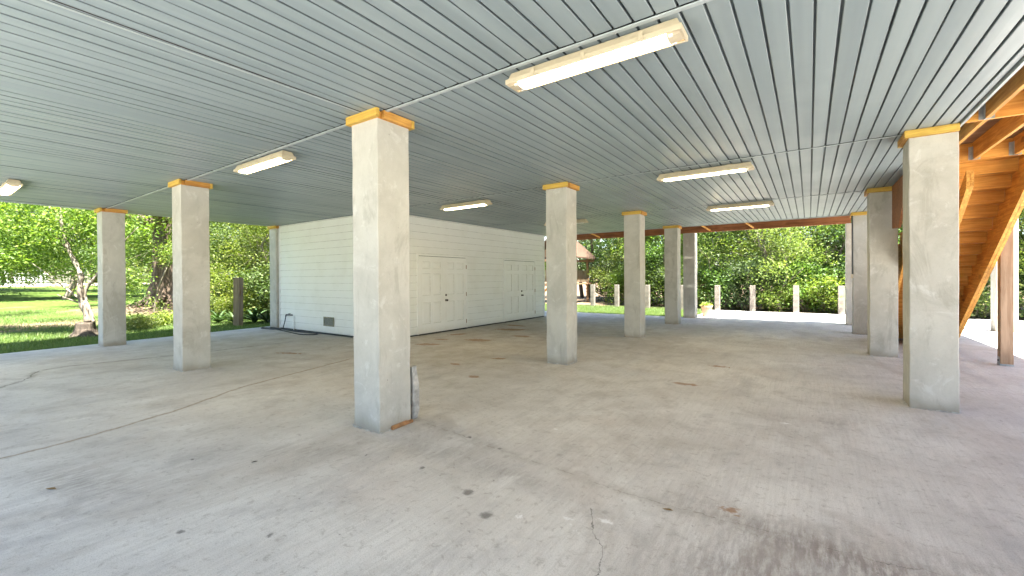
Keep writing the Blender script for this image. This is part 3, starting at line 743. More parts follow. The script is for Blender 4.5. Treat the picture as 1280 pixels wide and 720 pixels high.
# black conduit down the third right column
cd = thing('conduit', 'thin black conduit ending in a small pale box on the greyer right column', 'conduit', (.885, 13.63, 0))
mb = MB(); mb.tube([(0,0,1.50),(0,0,3.0)], .013, 10); mb.build('pipe', M['black'], cd)
mb = MB(); mb.box(-.032,.018,-.03,.02,1.40,1.50); mb.build('junction_box', M['cream'], cd, bevel=.004)

# ------------------------------------------------------------------ loose things on the floor
r = random.Random(2)
mb = MB(); n = 9; pts = []
top = [(3.02,.50),(3.10,.535),(3.22,.545),(3.33,.53),(3.36,.40),(3.35,.25),(3.37,.1),(3.3,.0),(3.02,.0),(3.0,.2)]
mb.prism([(-.34,0),(-.02,.0),(.0,.10),(-.012,.22),(.004,.36),(-.004,.50),(-.008,.548),(-.2,.556),(-.33,.545)], 'y', 0, .075)
o = mb.build('broken_slab', M['chunk'])
for v in o.data.vertices: v.co.x += r.uniform(-.006,.006); v.co.y += r.uniform(-.012,.012)
o.location = (-3.325, 3.03, .002); o.rotation_euler = (R(3), 0, 0)
b = o.modifiers.new('bevel','BEVEL'); b.width = .005; b.segments = 1
tag(o, 'jagged broken piece of concrete slab leaning behind the big foreground column', 'concrete piece')
mb = MB(); mb.bar((-3.285,2.70,.016),(-3.30,2.97,.016),.03,.028); mb.bar((-3.29,2.705,.02),(-3.30,2.9,.022),.018,.034)
tag(mb.build('wood_scrap', M['stick'], bevel=.004), 'short brown scrap of wood at the foot of the big foreground column', 'wood scrap')
def leaf_bit(x, y, s, rz, label, mat):
    mb = MB(); P = [(-1,0,.0),(-.5,.32,.18),(.2,.36,.22),(1,0,.05),(.2,-.36,.14),(-.5,-.3,.1)]
    mb.add([(a*s,b_*s,c*s+.003) for a,b_,c in P]+[(-1.5*s,.05*s,.006)], [(0,4+1,4,3),(0,3,2,1),(0,1,6)])
    o = mb.build('fallen_leaf', mat); o.location = (x,y,0); o.rotation_euler = (0,0,rz); tag(o, label, 'leaf', 'fallen leaves on the concrete')
leaf_bit(-4.33,.61,.032,.6,'yellow brown fallen leaf near the lower left edge of the floor', M['rubble'])
leaf_bit(-.72,2.73,.026,.3,'brown fallen leaf on the floor crack just left of the dark smear', M['rubble'])
leaf_bit(-3.62,1.62,.02,1.2,'tiny dark fallen leaf on the floor left of the big foreground column', M['soil'])
leaf_bit(-1.05,7.55,.03,2.0,'curled brown leaf on the floor beyond the rust stain', M['rubble'])

# terracotta pot with a small plant
pot = thing('flower_pot', 'pale terracotta pot with low bright plant at the edge of the patio', 'flower pot', (-3.12, 17.1, 0))
mb = MB(); mb.lathe([(.0,.0),(.13,.0),(.135,.02),(.19,.34),(.205,.345),(.205,.40),(.185,.40),(.18,.36),(.0,.355)],(0,0,0),28); mb.build('pot', M['terra'], pot, smooth=False)
mb = MB(); mb.lathe([(0,.362),(.178,.362)],(0,0,0),20); mb.build('soil', M['soil'], pot)

# ------------------------------------------------------------------ foliage generators
def leaves(name, seed, centers, per, spread, length, mat, parent=None, width=.5, droop=-.25, up=.6, tint=(.5,.22), flat=.75):
    g = np.random.default_rng(seed); C = np.asarray(centers, float); nc = len(C); N = nc*per
    cid = np.repeat(np.arange(nc), per)
    P = C[cid] + g.normal(0, 1, (N,3))*np.array([spread, spread, spread*flat])
    d = g.normal(0,1,(N,3)); d[:,2] = d[:,2]*.6+droop; d /= np.linalg.norm(d,axis=1)[:,None]
    nn = g.normal(0,1,(N,3)); nn[:,2] += up*2; nn -= d*(nn*d).sum(1)[:,None]; nn /= np.linalg.norm(nn,axis=1)[:,None]+1e-9
    s_ = np.cross(d, nn); L = length*g.uniform(.65,1.35,N)[:,None]; Wd = L*width*.5
    v0 = P; v1 = P+d*L*.45+s_*Wd+nn*L*.08; v2 = P+d*L; v3 = P+d*L*.45-s_*Wd+nn*L*.08
    V = np.stack([v0,v1,v2,v3],1).reshape(-1,3)
    b_ = np.arange(N)*4
    T = np.stack([np.stack([b_,b_+1,b_+2],1), np.stack([b_,b_+2,b_+3],1)],1).reshape(-1,3)
    me = bpy.data.meshes.new(name)
    me.vertices.add(len(V)); me.vertices.foreach_set('co', V.astype(np.float32).ravel())
    me.loops.add(T.size); me.loops.foreach_set('vertex_index', T.astype(np.int32).ravel())
    me.polygons.add(len(T)); me.polygons.foreach_set('loop_start', np.arange(0,T.size,3,dtype=np.int32)); me.polygons.foreach_set('loop_total', np.full(len(T),3,dtype=np.int32))
    me.update(calc_edges=True)
    t = np.clip(tint[0] + g.normal(0,tint[1],nc)[cid]*.7 + g.normal(0,tint[1],N)*.6, 0, 1)
    a = me.attributes.new('tint','FLOAT','POINT'); a.data.foreach_set('value', np.repeat(t,4).astype(np.float32))
    me.materials.append(mat)
    o = bpy.data.objects.new(name, me); COL.objects.link(o)
    if parent: o.parent = parent
    return o
def blob_centers(seed, blobs, n, shell=.45, thr=.0):
    g = np.random.default_rng(seed); w = np.array([b[3]*b[4]*b[5] for b in blobs])**.75; w /= w.sum()
    idx = g.choice(len(blobs), n, p=w); B = np.array(blobs)[idx]
    d = g.normal(0,1,(n,3)); d /= np.linalg.norm(d,axis=1)[:,None]
    rr = g.uniform(0,1,n)**shell
    return B[:,:3] + d*rr[:,None]*B[:,3:6]
def limb(mb, a, b, r0, r1, rnd, wig=.08, n=7, sides=7, bow=(0,0,0)):
    a = Vector(a); b = Vector(b); L = (b-a).length; P = []
    for i in range(n):
        t = i/(n-1); p = a.lerp(b,t)+Vector(bow)*math.sin(PI*t)
        if 0 < i < n-1: p += Vector((rnd.gauss(0,wig),rnd.gauss(0,wig),rnd.gauss(0,wig*.5)))*L*.3
        P.append(p)
    P = smooth_path(P, 2); m = len(P)
    mb.tube(P, [r0+(r1-r0)*(i/(m-1)) for i in range(m)], sides)
    return P
def tree_meshes(kind, seed, H, rad, trunk_r, leaf, leafmat, barkmat, ncl, per, low=.25, stems=1, spread=.3, tint=(.5,.22)):
    """returns an (empty) prototype thing with trunk and crown"""
    rnd = random.Random(seed); t = thing(kind, 'x', 'tree'); mb = MB(); blobs = []
    tops = []
    for s_ in range(stems):
        an = rnd.uniform(0,2*PI); base = Vector((math.cos(an),math.sin(an),0))*(.0 if stems == 1 else trunk_r*1.8)
        top = base*3 + Vector((rnd.gauss(0,.06)*H, rnd.gauss(0,.06)*H, H*.82))
        P = limb(mb, base+Vector((0,0,-.1)), top, trunk_r, trunk_r*.25, rnd, .07, 9, 9); tops.append(P)
    nb = int(7+H)
    for k in range(nb):
        P = rnd.choice(tops); f = low+(1-low)*(k+.5)/nb; p = P[min(len(P)-1,int(f*len(P)))]
        an = k*2.4+rnd.uniform(-.4,.4); rr = rad*(1-.55*max(0,f-.45)/.55)*rnd.uniform(.55,1)
        e = Vector((p.x+math.cos(an)*rr, p.y+math.sin(an)*rr, p.z+rnd.uniform(.0,.22)*rad+.1))
        limb(mb, p, e, trunk_r*.42*(1-f*.5), trunk_r*.08, rnd, .12, 6, 6)
        br = rad*rnd.uniform(.33,.52)
        blobs.append((e.x,e.y,e.z,br,br,br*.72))
        m_ = p.lerp(e,.55); blobs.append((m_.x,m_.y,m_.z+.15,br*.7,br*.7,br*.55))
    tp = tops[0][-1]; blobs.append((tp.x,tp.y,tp.z,rad*.5,rad*.5,rad*.4))
    C = blob_centers(seed, blobs, ncl)
    C = C[C[:,2] > .25]
    for k in range(26):                                             # visible twigs
        c = C[rnd.randrange(len(C))]; P = rnd.choice(tops); q = P[int(rnd.uniform(low,1)*(len(P)-1))]
        limb(mb, q, c, trunk_r*.13, trunk_r*.04, rnd, .12, 5, 5)
    mb.build('trunk', barkmat, t, smooth=True)
    leaves('crown', seed, C, per, spread, leaf, leafmat, t, tint=tint)
    return t
def shrub_mesh(kind, cat, seed, H, rad, leaf, leafmat, ncl, per, spread=.2, tint=(.5,.25)):
    rnd = random.Random(seed); t = thing(kind, 'x', cat); mb = MB(); blobs = []
    for k in range(9):
        an = k*2.4; rr = rad*rnd.uniform(.2,.8); e = (math.cos(an)*rr, math.sin(an)*rr, H*rnd.uniform(.35,.85))
        limb(mb, (rnd.gauss(0,.08),rnd.gauss(0,.08),-.05), e, .028, .008, rnd, .15, 6, 5); b_ = rad*rnd.uniform(.3,.5); blobs.append(e+(b_,b_,H*.2))
    blobs.append((0,0,H*.3,rad*.8,rad*.8,H*.28))
    C = blob_centers(seed, blobs, ncl); C = C[C[:,2] > .06]
    mb.build('stems', M['bark_mid'], t, smooth=True); leaves('foliage', seed, C, per, spread, leaf, leafmat, t, tint=tint)
    return t
def place(proto, first, x, y, rz, sc, label, group, z=None):
    o = proto if first else copy_tree(proto)
    o.location = (x, y, (hgt(x,y)-.04) if z is None else z); o.rotation_euler = (0,0,rz)
    o.scale = sc if hasattr(sc,'__len__') else (sc,sc,sc)
    o['label'] = label
    if group: o['group'] = group
    return o

# pot plant leaves
leaves('plant', 5, blob_centers(5, [(0,0,.42,.16,.16,.06)], 30), 9, .05, .07, M['leaf_b'], pot, tint=(.85,.15), droop=.1)

# prototypes
T1 = tree_meshes('broadleaf_tree', 11, 7.5, 2.6, .13, .115, M['leaf_a'], M['bark_mid'], 800, 30, .16, 1, .30)
T2 = tree_meshes('broadleaf_tree', 12, 8.5, 2.4, .12, .108, M['leaf_c'], M['bark_dark'], 640, 26, .14, 2, .30)
T3 = tree_meshes('broadleaf_tree', 13, 6.0, 2.2, .08, .105, M['leaf_b'], M['bark_pale'], 560, 28, .16, 2, .27)
B1 = shrub_mesh('leafy_shrub', 'shrub', 21, 2.2, 1.3, .12, M['leaf_a'], 230, 22)
B2 = shrub_mesh('leafy_shrub', 'shrub', 22, 1.8, 1.2, .11, M['leaf_b'], 210, 22, tint=(.6,.25))
B3 = shrub_mesh('leafy_shrub', 'shrub', 23, 2.6, 1.4, .13, M['leaf_c'], 240, 22)
used = set()
def put(P, *a):
    f = P.name not in used; used.add(P.name); return place(P, f, *a)
GB = 'trees behind the concrete posts'
put(T3, -1.6, 22.6, .4, (1,1,1), 'small pale-stemmed tree forking in the middle of the patio view', GB)
put(T1, -6.4, 24.2, 1.0, 1.0, 'broad green tree between the third and fourth middle columns', GB)
put(T2, -8.6, 25.6, .2, 1.05, 'deep green tree right of the wooden playhouse', GB)
put(T3, -8.3, 24.6, 2.2, (.9,.9,.8), 'light yellow-green tree close beside the playhouse', GB)
put(T1, -3.2, 24.0, 3.0, .95, 'bushy mid green tree above the terracotta pot', GB)
put(T2, .1, 24.8, 1.9, 1.0, 'deep green tree above the third concrete post from the right', GB)
put(T1, 2.6, 23.6, 4.2, 1.0, 'mid green tree behind the right end of the header beam', GB)
put(T3, 1.2, 23.0, 5.2, (.9,.9,.85), 'light green tree leaning over the rightmost concrete post', GB)
put(T2, 5.2, 24.3, 3.3, 1.0, 'deep green tree seen left of the sunlit patio column', GB)
put(T1, 8.4, 22.6, 5.6, 1.0, 'mid green tree at the right edge behind the sunlit patio column', GB)
put(T3, 6.6, 21.9, .9, (.9,.9,.8), 'yellow-green tree low between sunlit column and timber post', GB)
for i, (x, y, h_, lb) in enumerate(((-.95,21.2,3.6,'thin pale bare stem between the second and third concrete posts from the right'), (-3.75,21.6,3.4,'thin pale bare stem rising behind the terracotta pot'), (-7.4,21.9,3.0,'thin bare stem behind the post right of the playhouse'))):
    t = thing('bare_sapling', lb, 'sapling', (x,y,-.04), i*1.3, 'bare stems before the far trees'); rn = random.Random(40+i); mb = MB()
    P = limb(mb, (0,0,0), (.25,.1,h_), .045, .018, rn, .10, 7, 7)
    for k in range(6):
        q = P[int((.3+.11*k)*(len(P)-1))]; a_ = k*2.2; limb(mb, q, (q.x+math.cos(a_)*.8, q.y+math.sin(a_)*.6, q.z+.9), .02, .006, rn, .12, 5, 5)
    mb.build('trunk', M['bark_pale'], t, smooth=True)
    leaves('crown', 140+i, blob_centers(140+i, [(.3,.1,h_,.8,.8,.6),(.1,0,h_*.75,.7,.7,.4)], 60), 16, .18, .09, M['leaf_b'], t, tint=(.6,.25))
BACK = 'farther dense tree rising behind the first trees beyond the patio'
for (x, y, rz, s_, P) in ((-13.5,29,.3,1.3,T2), (-10.0,29.5,1.1,1.35,T1), (-7,29,2.1,1.3,T2), (-4,28.5,.6,1.35,T1), (-.8,28.8,4.1,1.3,T2), (2.4,28.2,3.4,1.3,T1), (5.6,28.4,5.1,1.35,T2), (9.4,27.5,.8,1.3,T1), (13,25,2.5,1.3,T2)):
    put(P, x, y, rz, s_, BACK, 'farther trees beyond the patio')
SH = [(-10.6,25.8,.2,1.0,B3,'dark shrub at the foot of the playhouse'), (-8.3,22.4,1.2,.85,B1,'green shrub behind the two leftmost concrete posts'), (-7.0,22.6,2.3,1,B3,'dark shrub behind the post right of the playhouse'),
      (-5.6,21.9,.5,1,B1,'green shrub between the third and fourth middle columns'), (-4.4,22.3,4.1,1,B2,'yellow-green shrub hidden behind the far middle columns'), (-3.4,21.6,1.7,.9,B1,'green shrub just behind the terracotta pot'),
      (-2.3,21.8,3.2,.95,B3,'dark shrub between the post by the pot and the next post'), (-1.15,21.6,.9,.8,B2,'bright yellow-green shrub right of the second post from the pot'), (-.2,21.9,2.8,1,B1,'green shrub behind the second post from the right'),
      (.7,21.7,5.3,.9,B2,'bright shrub left of the rightmost concrete post'), (1.7,22.0,.1,1,B3,'dark shrub behind the rightmost concrete post'), (3.4,21.8,2.2,1,B1,'green shrub seen behind the staircase'),
      (4.9,21.6,3.9,1,B2,'yellow-green shrub beyond the patio left of the timber post'), (6.4,21.7,1.3,1,B1,'green shrub beyond the patio right of the timber post'), (8.2,21.5,.4,1,B2,'yellow-green shrub at the right edge beyond the patio'), (10,22,4,1.2,B3,'dark shrub outside the right edge of the patio')]
for (x, y, rz, s_, P, lb) in SH: put(P, x, y, rz, s_, lb, 'shrubs along the patio edge')

# woods seen left of the white room
GL = 'trees in the woods left of the white room'
put(T1, -20.5, 9.6, .9, (.85,.85,.8), 'mid green tree behind the old wooden post', GL)
put(T3, -18.3, 8.6, 2.9, (.8,.8,.8), 'yellow-green tree touching the corner of the white room', GL)
put(T2, -23.5, 12.5, 4.2, 1.0, 'deep green tree deep in the woods left of the white room', GL)
put(T3, -24.5, 9.9, 1.1, 1.0, 'light tree with pale stem just right of the second column from left', GL)
for (x, y, rz, s_, P) in ((-28,14.5,.8,1.2,T1), (-26.5,17,2.2,1.2,T2), (-21,15.5,5.0,1.2,T1), (-31,12.5,3.2,1.1,T2)):
    put(P, x, y, rz, s_, 'farther tree filling the woods left of the white room', 'farther trees left of the white room')
for (x, y, rz, s_, P, lb) in ((-17.8,7.5,.3,(.8,.8,.6),B2,'yellow-green shrub behind the ferns by the old post'), (-19.6,8.0,1.8,(.9,.9,.7),B1,'green shrub left of the old wooden post'), (-20.8,8.3,4.5,(1,1,.8),B2,'yellow-green shrub beside the second column from left'),
      (-17.0,8.3,3.0,(.9,.9,.8),B3,'dark shrub against the outer corner of the white room'), (-21.8,9.4,2.5,1,B3,'dark shrub deep in the woods left of the old post')):
    put(P, x, y, rz, s_, lb, 'shrubs in the woods left of the white room')

# pale slim trunk standing in the woods
# crape myrtle on a cut stump at the lawn edge
RV = Vector((.8214,.5703,0)); FV = Vector((-.5703,.8214,0))
base = Vector((-16.0,2.9,.33))
def W_(r_, z, f=0.0): return base + RV*r_ + FV*f + Vector((0,0,z))
cm = thing('pale_twisted_tree', 'small tree with pale twisted trunk growing from a cut stump on the lawn', 'tree', (-16.0,2.9,0))
mb = MB()
main = smooth_path([W_(.10,.0), W_(.02,.28), W_(-.10,.6), W_(-.12,.95), W_(-.10,1.25), W_(-.24,1.6), W_(-.42,1.95), W_(-.55,2.4), W_(-.62,2.9), W_(-.8,3.6,.2)], 4)
mb.tube(main, [.085-.06*i/(len(main)-1)+.012*math.sin(i*1.3) for i in range(len(main))], 9)
sec = smooth_path([W_(.16,-.02,.05), W_(.10,.3,.03), W_(-.05,.62,.06), W_(-.06,.9,.1), W_(.2,1.35,.2), W_(.42,1.75,.3), W_(.30,2.3,.3), W_(.5,3.0,.4)], 4)
mb.tube(sec, [.06-.042*i/(len(sec)-1) for i in range(len(sec))], 8)
for P in ([W_(-.12,.62), W_(-.45,.95,-.1), W_(-.85,1.35,-.2), W_(-1.1,1.6,-.3)], [W_(-.12,.52), W_(-.3,.66,-.2), W_(-.42,.76,-.3)], [W_(-.4,1.95), W_(-1.2,2.5,.2), W_(-2.2,2.9,.4)],
          [W_(.3,1.6,.25), W_(.8,2.1,.2), W_(1.2,2.6,.3)], [W_(-.55,2.4), W_(-.2,2.9,.5), W_(.3,3.5,1)], [W_(-.62,2.9), W_(-1.5,3.4,0), W_(-2.6,3.7,0)]):
    Q = smooth_path(P, 4); mb.tube(Q, [.028-.02*i/(len(Q)-1) for i in range(len(Q))], 6)
mb.v = [(x+16.0, y-2.9, z) for x, y, z in mb.v]
mb.build('trunk', M['bark_pale'], cm, smooth=True)
def LB(r_, z, f, a, b_, c): p = W_(r_, z, f) - Vector((-16.0,2.9,0)); return (p.x,p.y,p.z,a,b_,c)
bl = [LB(-1.2,2.6,0,.9,.9,.5), LB(-2.2,2.9,.3,.9,.9,.55), LB(-2.9,2.3,-.2,.8,.8,.45), LB(-1.6,1.75,-.4,.8,.8,.3), LB(-2.6,1.45,-.2,.7,.7,.22), LB(-.4,3.2,.2,.9,.9,.5), LB(.6,2.7,.4,.7,.7,.5), LB(.3,3.6,.6,.9,.9,.5), LB(-1.4,3.5,.1,1.1,1.1,.5), LB(.55,1.9,.3,.45,.45,.35), LB(-.5,2.3,-.3,.5,.5,.3), LB(-3.4,3.2,0,.9,.9,.6), LB(.55,.75,.7,.35,.35,.4), LB(.75,1.2,.6,.35,.35,.4), LB(-1.9,2.0,.2,.8,.8,.4), LB(-3.0,1.75,.3,.7,.7,.35), LB(-.9,1.35,.3,.45,.45,.22), LB(-1.9,1.3,.6,.5,.5,.2), LB(-1.0,2.1,.4,.6,.6,.35), LB(-2.9,1.05,0,.4,.4,.12), LB(-2.2,2.4,-.3,.8,.8,.5), LB(0,2.9,-.2,.7,.7,.4), LB(-1.3,1.75,.8,.7,.7,.3), LB(-2.4,1.75,.9,.8,.8,.3), LB(-3.4,1.6,.6,.6,.6,.25), LB(.2,2.1,.6,.5,.5,.4), LB(-.7,2.6,.9,.8,.8,.5)]
leaves('crown', 61, blob_centers(61, bl, 1250), 17, .17, .085, M['leaf_b'], cm, tint=(.5,.25))
stp = thing('tree_stump', 'dark weathered cut stump under the pale twisted tree', 'stump', (-15.98,2.9,-.03))
mb = MB(); rn = random.Random(6); prof = [(.33,0),(.24,.08),(.2,.2),(.19,.33),(.175,.36)]; vs=[]; sd=22
amp = [rn.uniform(.82,1.18) for _ in range(sd)]
for i,(rr,z) in enumerate(prof):
    for k in range(sd):
        t_=2*PI*k/sd; a_=1+(amp[k]-1)*(1.2-z*1.2); vs.append((math.cos(t_)*rr*a_*1.15, math.sin(t_)*rr*a_, z+rn.uniform(-.012,.012)))
fs=[(i*sd+k,i*sd+(k+1)%sd,(i+1)*sd+(k+1)%sd,(i+1)*sd+k) for i in range(len(prof)-1) for k in range(sd)]+[tuple(range((len(prof)-1)*sd,len(prof)*sd))]
mb.add(vs,fs); mb.build('stump', M['stumpb'], stp)

# old gnarled tree with a fluted trunk
old = thing('old_tree', 'old thick gnarled tree with fluted brown trunk on a litter mound', 'tree', (-24.2,7.2,hgt(-24.2,7)+.15))
mb = MB(); rn = random.Random(15); sd = 40; lv = 15; vs = []
for i in range(lv):
    z = -.1+4.2*i/(lv-1); rr = .56+.42*math.exp(-z*1.5)
    for k in range(sd):
        t_ = 2*PI*k/sd; fl = 1+.17*math.sin(5*t_+.5+.25*z)*math.exp(-z*.3)+.09*math.sin(11*t_+1+.5*z)+.05*math.sin(17*t_-.4*z)
        vs.append((math.cos(t_)*rr*fl*(1+.02*z), math.sin(t_)*rr*fl, z))
mb.add(vs, [(i*sd+k,i*sd+(k+1)%sd,(i+1)*sd+(k+1)%sd,(i+1)*sd+k) for i in range(lv-1) for k in range(sd)])
for k in range(7):
    an = k*.9+.3; e = (math.cos(an)*3.2, math.sin(an)*3.2, 4.4+rn.uniform(.2,2.4)); limb(mb, (math.cos(an)*.3,math.sin(an)*.3,2.2+.25*k), e, .24, .07, rn, .12, 7, 8)
for k in range(10):
    an = k*.63; limb(mb, (math.cos(an)*.6,math.sin(an)*.6,.35), (math.cos(an)*rn.uniform(1.3,2.2), math.sin(an)*rn.uniform(1.3,2.2), -.12), .15, .04, rn, .08, 6, 7)
mb.build('trunk', M['bark_dark'], old, smooth=True)
bl = [(rn.uniform(-3.6,3.6), rn.uniform(-3.4,3.4), rn.uniform(3.0,6.6), rn.uniform(1.0,1.6), rn.uniform(1.0,1.6), rn.uniform(.6,1.0)) for _ in range(20)]
bl += [(2.2,1.2,2.5,.9,.9,.5), (2.4,-.6,2.3,.9,.9,.55), (1.6,2.2,2.0,.8,.8,.5), (2.8,.4,3.2,1,1,.6), (1.2,-2,2.6,.9,.9,.5)]
bl += [(rn.uniform(-2,6.5), rn.uniform(-9.5,-3), rn.uniform(5.2,8.0), rn.uniform(.8,1.4), rn.uniform(.8,1.4), rn.uniform(.5,.8)) for _ in range(13)]  # unseen leaf clumps added overhead to dapple the lawn with shade
leaves('crown', 71, blob_centers(71, bl, 1350), 22, .24, .12, M['leaf_a'], old, tint=(.5,.25))
# thin pale sapling in front of it
sap = thing('pale_sapling', 'thin bare pale sapling leaning before the old gnarled trunk', 'tree', (-21.6,5.9,.08))
mb = MB(); mb.tube(smooth_path([(0,0,0),(.1,.05,.6),(.28,.12,1.2),(.55,.3,1.9),(.9,.5,2.7)],4), [.04-.0016*i for i in range(17)], 7)
mb.tube(smooth_path([(.28,.12,1.2),(.2,.3,1.7),(.3,.4,2.3)],3), [.02,.019,.018,.016,.014,.012,.01], 6); mb.build('trunk', M['bark_pale'], sap, smooth=True)
leaves('crown', 77, blob_centers(77, [(.9,.5,2.6,.7,.7,.4),(.4,.4,2.2,.5,.5,.35),(.0,.1,.35,.4,.4,.25)], 70), 16, .16, .09, M['leaf_b'], sap, tint=(.6,.2))
# low weeds at the edge of the litter
for i, (x, y, lb) in enumerate(((-16.6,4.2,'low pale green weed clump just right of the leftmost column'), (-17.4,5.0,'low weed clump on the lawn beside the second column from left'))):
    w = thing('weed_clump', lb, 'weed', (x,y,-.03), 0, 'weed clumps on the lawn')
    leaves('foliage', 90+i, blob_centers(90+i, [(0,0,.2,.55,.45,.22)], 110), 10, .09, .10, M['leaf_b'], w, tint=(.75,.2), droop=.2, width=.3)

# trees beyond the lawn
M['leaf_far'] = M['leaf_a']
LB_ = 'distant tree standing beyond the lawn at far left'
for (x, y, rz, s_, P) in ((-38,2,.3,1.5,T1), (-45,9,2,1.6,T2), (-52,3,1,1.6,T1), (-40,12,4,1.5,T2), (-36,16,3,1.4,T1), (-50,-6,5,1.6,T2), (-58,14,2.4,1.7,T1), (-34,21,.7,1.4,T2), (-72,6,1.2,1.8,T2), (-74,16,3.2,1.8,T1), (-70,-4,.2,1.8,T1), (-35,5.5,4.4,1.35,T1), (-39,-2.5,2.9,1.5,T2), (-33,9.5,5.1,1.3,T3), (-46,4.5,.4,1.5,T3)):
    o = put(P, x, y, rz, s_, LB_, 'trees beyond the lawn')
    if x < -36 and y < 14: o.location.z += .9
# far wood closing the horizon
g = np.random.default_rng(9); an = g.uniform(0, 2*PI, 5200); rr = g.uniform(95, 125, 5200); zz = g.uniform(0, 1, 5200)**.8*13*(.8+.25*np.sin(an*23)+.15*np.sin(an*57))
o = leaves('distant_woods', 99, np.stack([rr*np.cos(an), rr*np.sin(an), zz], 1), 9, 1.1, 1.3, M['leaf_c'], width=.8)
tag(o, 'distant woods closing the horizon behind everything', 'woods', kind='stuff')

# arching dark strap-leaved plants beside the old post
def strap_plant(seed):
    t = thing('strap_leaf_plant', 'x', 'plant', (0,0,0)); rn = random.Random(seed); V = []; F = []; T = []
    for k in range(46):
        an = rn.uniform(0,2*PI); L = rn.uniform(.5,.85); w = rn.uniform(.028,.045); tl = rn.uniform(.45,1.2); o_ = len(V); n = 6; t_ = rn.random()
        for i in range(n):
            s_ = i/(n-1); rr = L*s_*math.cos(tl*(1-.3*s_))*.95; z = L*s_*math.sin(tl)*1.05-.42*L*s_**2.4; ww = w*math.sin(PI*(.12+.86*s_))
            cx, cy = math.cos(an)*rr, math.sin(an)*rr; sx_, sy_ = -math.sin(an)*ww, math.cos(an)*ww
            V += [(cx+sx_,cy+sy_,z+.02+ww*.3),(cx,cy,z+.02),(cx-sx_,cy-sy_,z+.02+ww*.3)]; T += [t_]*3
        for i in range(n-1):
            a = o_+i*3; F += [(a,a+1,a+4,a+3),(a+1,a+2,a+5,a+4)]
    me = bpy.data.meshes.new('fronds'); me.from_pydata(V,[],F); me.update()
    a = me.attributes.new('tint','FLOAT','POINT'); a.data.foreach_set('value', T); me.materials.append(M['leaf_d'])
    o = bpy.data.objects.new('fronds', me); COL.objects.link(o); o.parent = t; return t
SP = strap_plant(3)
for i, (x, y, rz, s_, lb) in enumerate(((-15.0,7.15,.3,1.0,'dark arching strap-leaf plant nearest the corner of the white room'), (-15.6,7.0,1.6,1.05,'dark arching strap-leaf plant right of the old wooden post'), (-15.9,6.5,2.9,1.0,'dark arching strap-leaf plant just behind the old wooden post'), (-16.6,6.3,4.2,.9,'dark arching strap-leaf plant left of the old wooden post'))):
    place(SP, i == 0, x, y, rz, s_, lb, 'strap-leaf plants by the old post', -.03)
mb = MB(); mb.box(-.10,.10,-.10,.10,-.1,1.52); o = mb.build('wooden_post', M['oldwood_z'], bevel=.012); o.location = (-15.03,6.25,0); o.rotation_euler = (0,R(.8),.5)
tag(o, 'old weathered wooden post among the ferns left of the white room', 'post')

# concrete posts along the patio edge
FP = [(-9.25,20.7,'leftmost short concrete post, by the playhouse leg'), (-7.95,20.7,'short concrete post second from the left on the far grass'), (-6.35,20.5,'short concrete post just right of the third middle column'), (-4.75,20.5,'short concrete post mostly hidden behind the far middle columns'),
      (-3.29,20.45,'short concrete post just right of the terracotta pot'), (-1.95,20.5,'short concrete post second to the right of the terracotta pot'), (-.43,20.45,'short concrete post second from the right'), (1.0,20.45,'rightmost short concrete post, sunlit, beside the far right column')]
def fpost():
    t = thing('concrete_post', 'x', 'post', (0,0,0), 0, 'short concrete posts beyond the slab'); mb = MB()
    mb.box(-.1,.1,-.1,.1,-.1,1.085); mb.build('shaft', M['post'], t, bevel=.012)
    return t
fp = fpost()
for i, (x, y, lb) in enumerate(FP):
    o = fp if i == 0 else copy_tree(fp)
    o.location = (x, y, 0); o['label'] = lb; o.rotation_euler = (0,0,[.0,.02,-.03,.05,-.02,.03,0,.02][i])

# wooden playhouse on stilts
ph = thing('playhouse', 'weathered wooden playhouse on stilts with railing and pitched roof', 'playhouse', (-12.4,23.4,0))
def php(mb, name, mat, **k): return mb.build(name, mat, ph, **k)
for (x, y) in ((1.15,-1.0),(-1.15,-1.0),(1.15,1.0),(-1.15,1.0)):
    mb = MB(); mb.box(x-.06,x+.06,y-.06,y+.06,-.05,2.75); php(mb,'post',M['oldwood_x'])
mb = MB(); mb.box(-1.35,1.4,-1.2,1.2,1.06,1.13); mb.box(-1.35,1.4,-1.22,-1.18,.95,1.06); php(mb,'floor',M['oldwood_x'])
mb = MB()
for k in range(17): mb.box(-1.08+k*.13,-1.0+k*.13,-1.03,-1.005,1.2,1.9)
mb.box(-1.09,1.09,-1.06,-1.03,1.85,1.93); mb.box(-1.09,1.09,-1.06,-1.03,1.2,1.27)
for k in range(14): mb.box(1.16,1.185,-.93+k*.14,-.85+k*.14,1.2,1.9)
php(mb,'railing',M['oldwood_z'])
mb = MB(); mb.add([(-1.5,-1.35,2.66),(1.6,-1.35,2.66),(1.6,1.35,2.66),(-1.5,1.35,2.66),(-.1,-1.35,4.1),(-.1,1.35,4.1),(-1.5,-1.35,2.58),(1.6,-1.35,2.58),(1.6,1.35,2.58),(-1.5,1.35,2.58),(-.1,-1.35,4.0),(-.1,1.35,4.0)],
    [(1,2,5,4),(3,0,4,5),(7,10,11,8),(9,11,10,6),(0,6,10,4),(4,10,7,1),(2,8,11,5),(5,11,9,3),(1,7,8,2),(3,9,6,0)]); php(mb,'roof',M['shake'])
mb = MB(); mb.prism([(-1.1,2.7),(1.1,2.7),(-.1,3.8)],'y',-1.0,-.95); php(mb,'gable',M['oldwood_x'])
mb = MB(); mb.box(.2,.75,-1.04,-1.005,2.78,3.05); php(mb,'window',M['metal'])
mb = MB(); mb.bar((1.15,-1.06,.3),(.3,-1.06,1.0),.08,.1); mb.bar((-1.15,-1.06,.3),(-.3,-1.06,1.0),.08,.1); php(mb,'diagonal_bar',M['pine_x'])
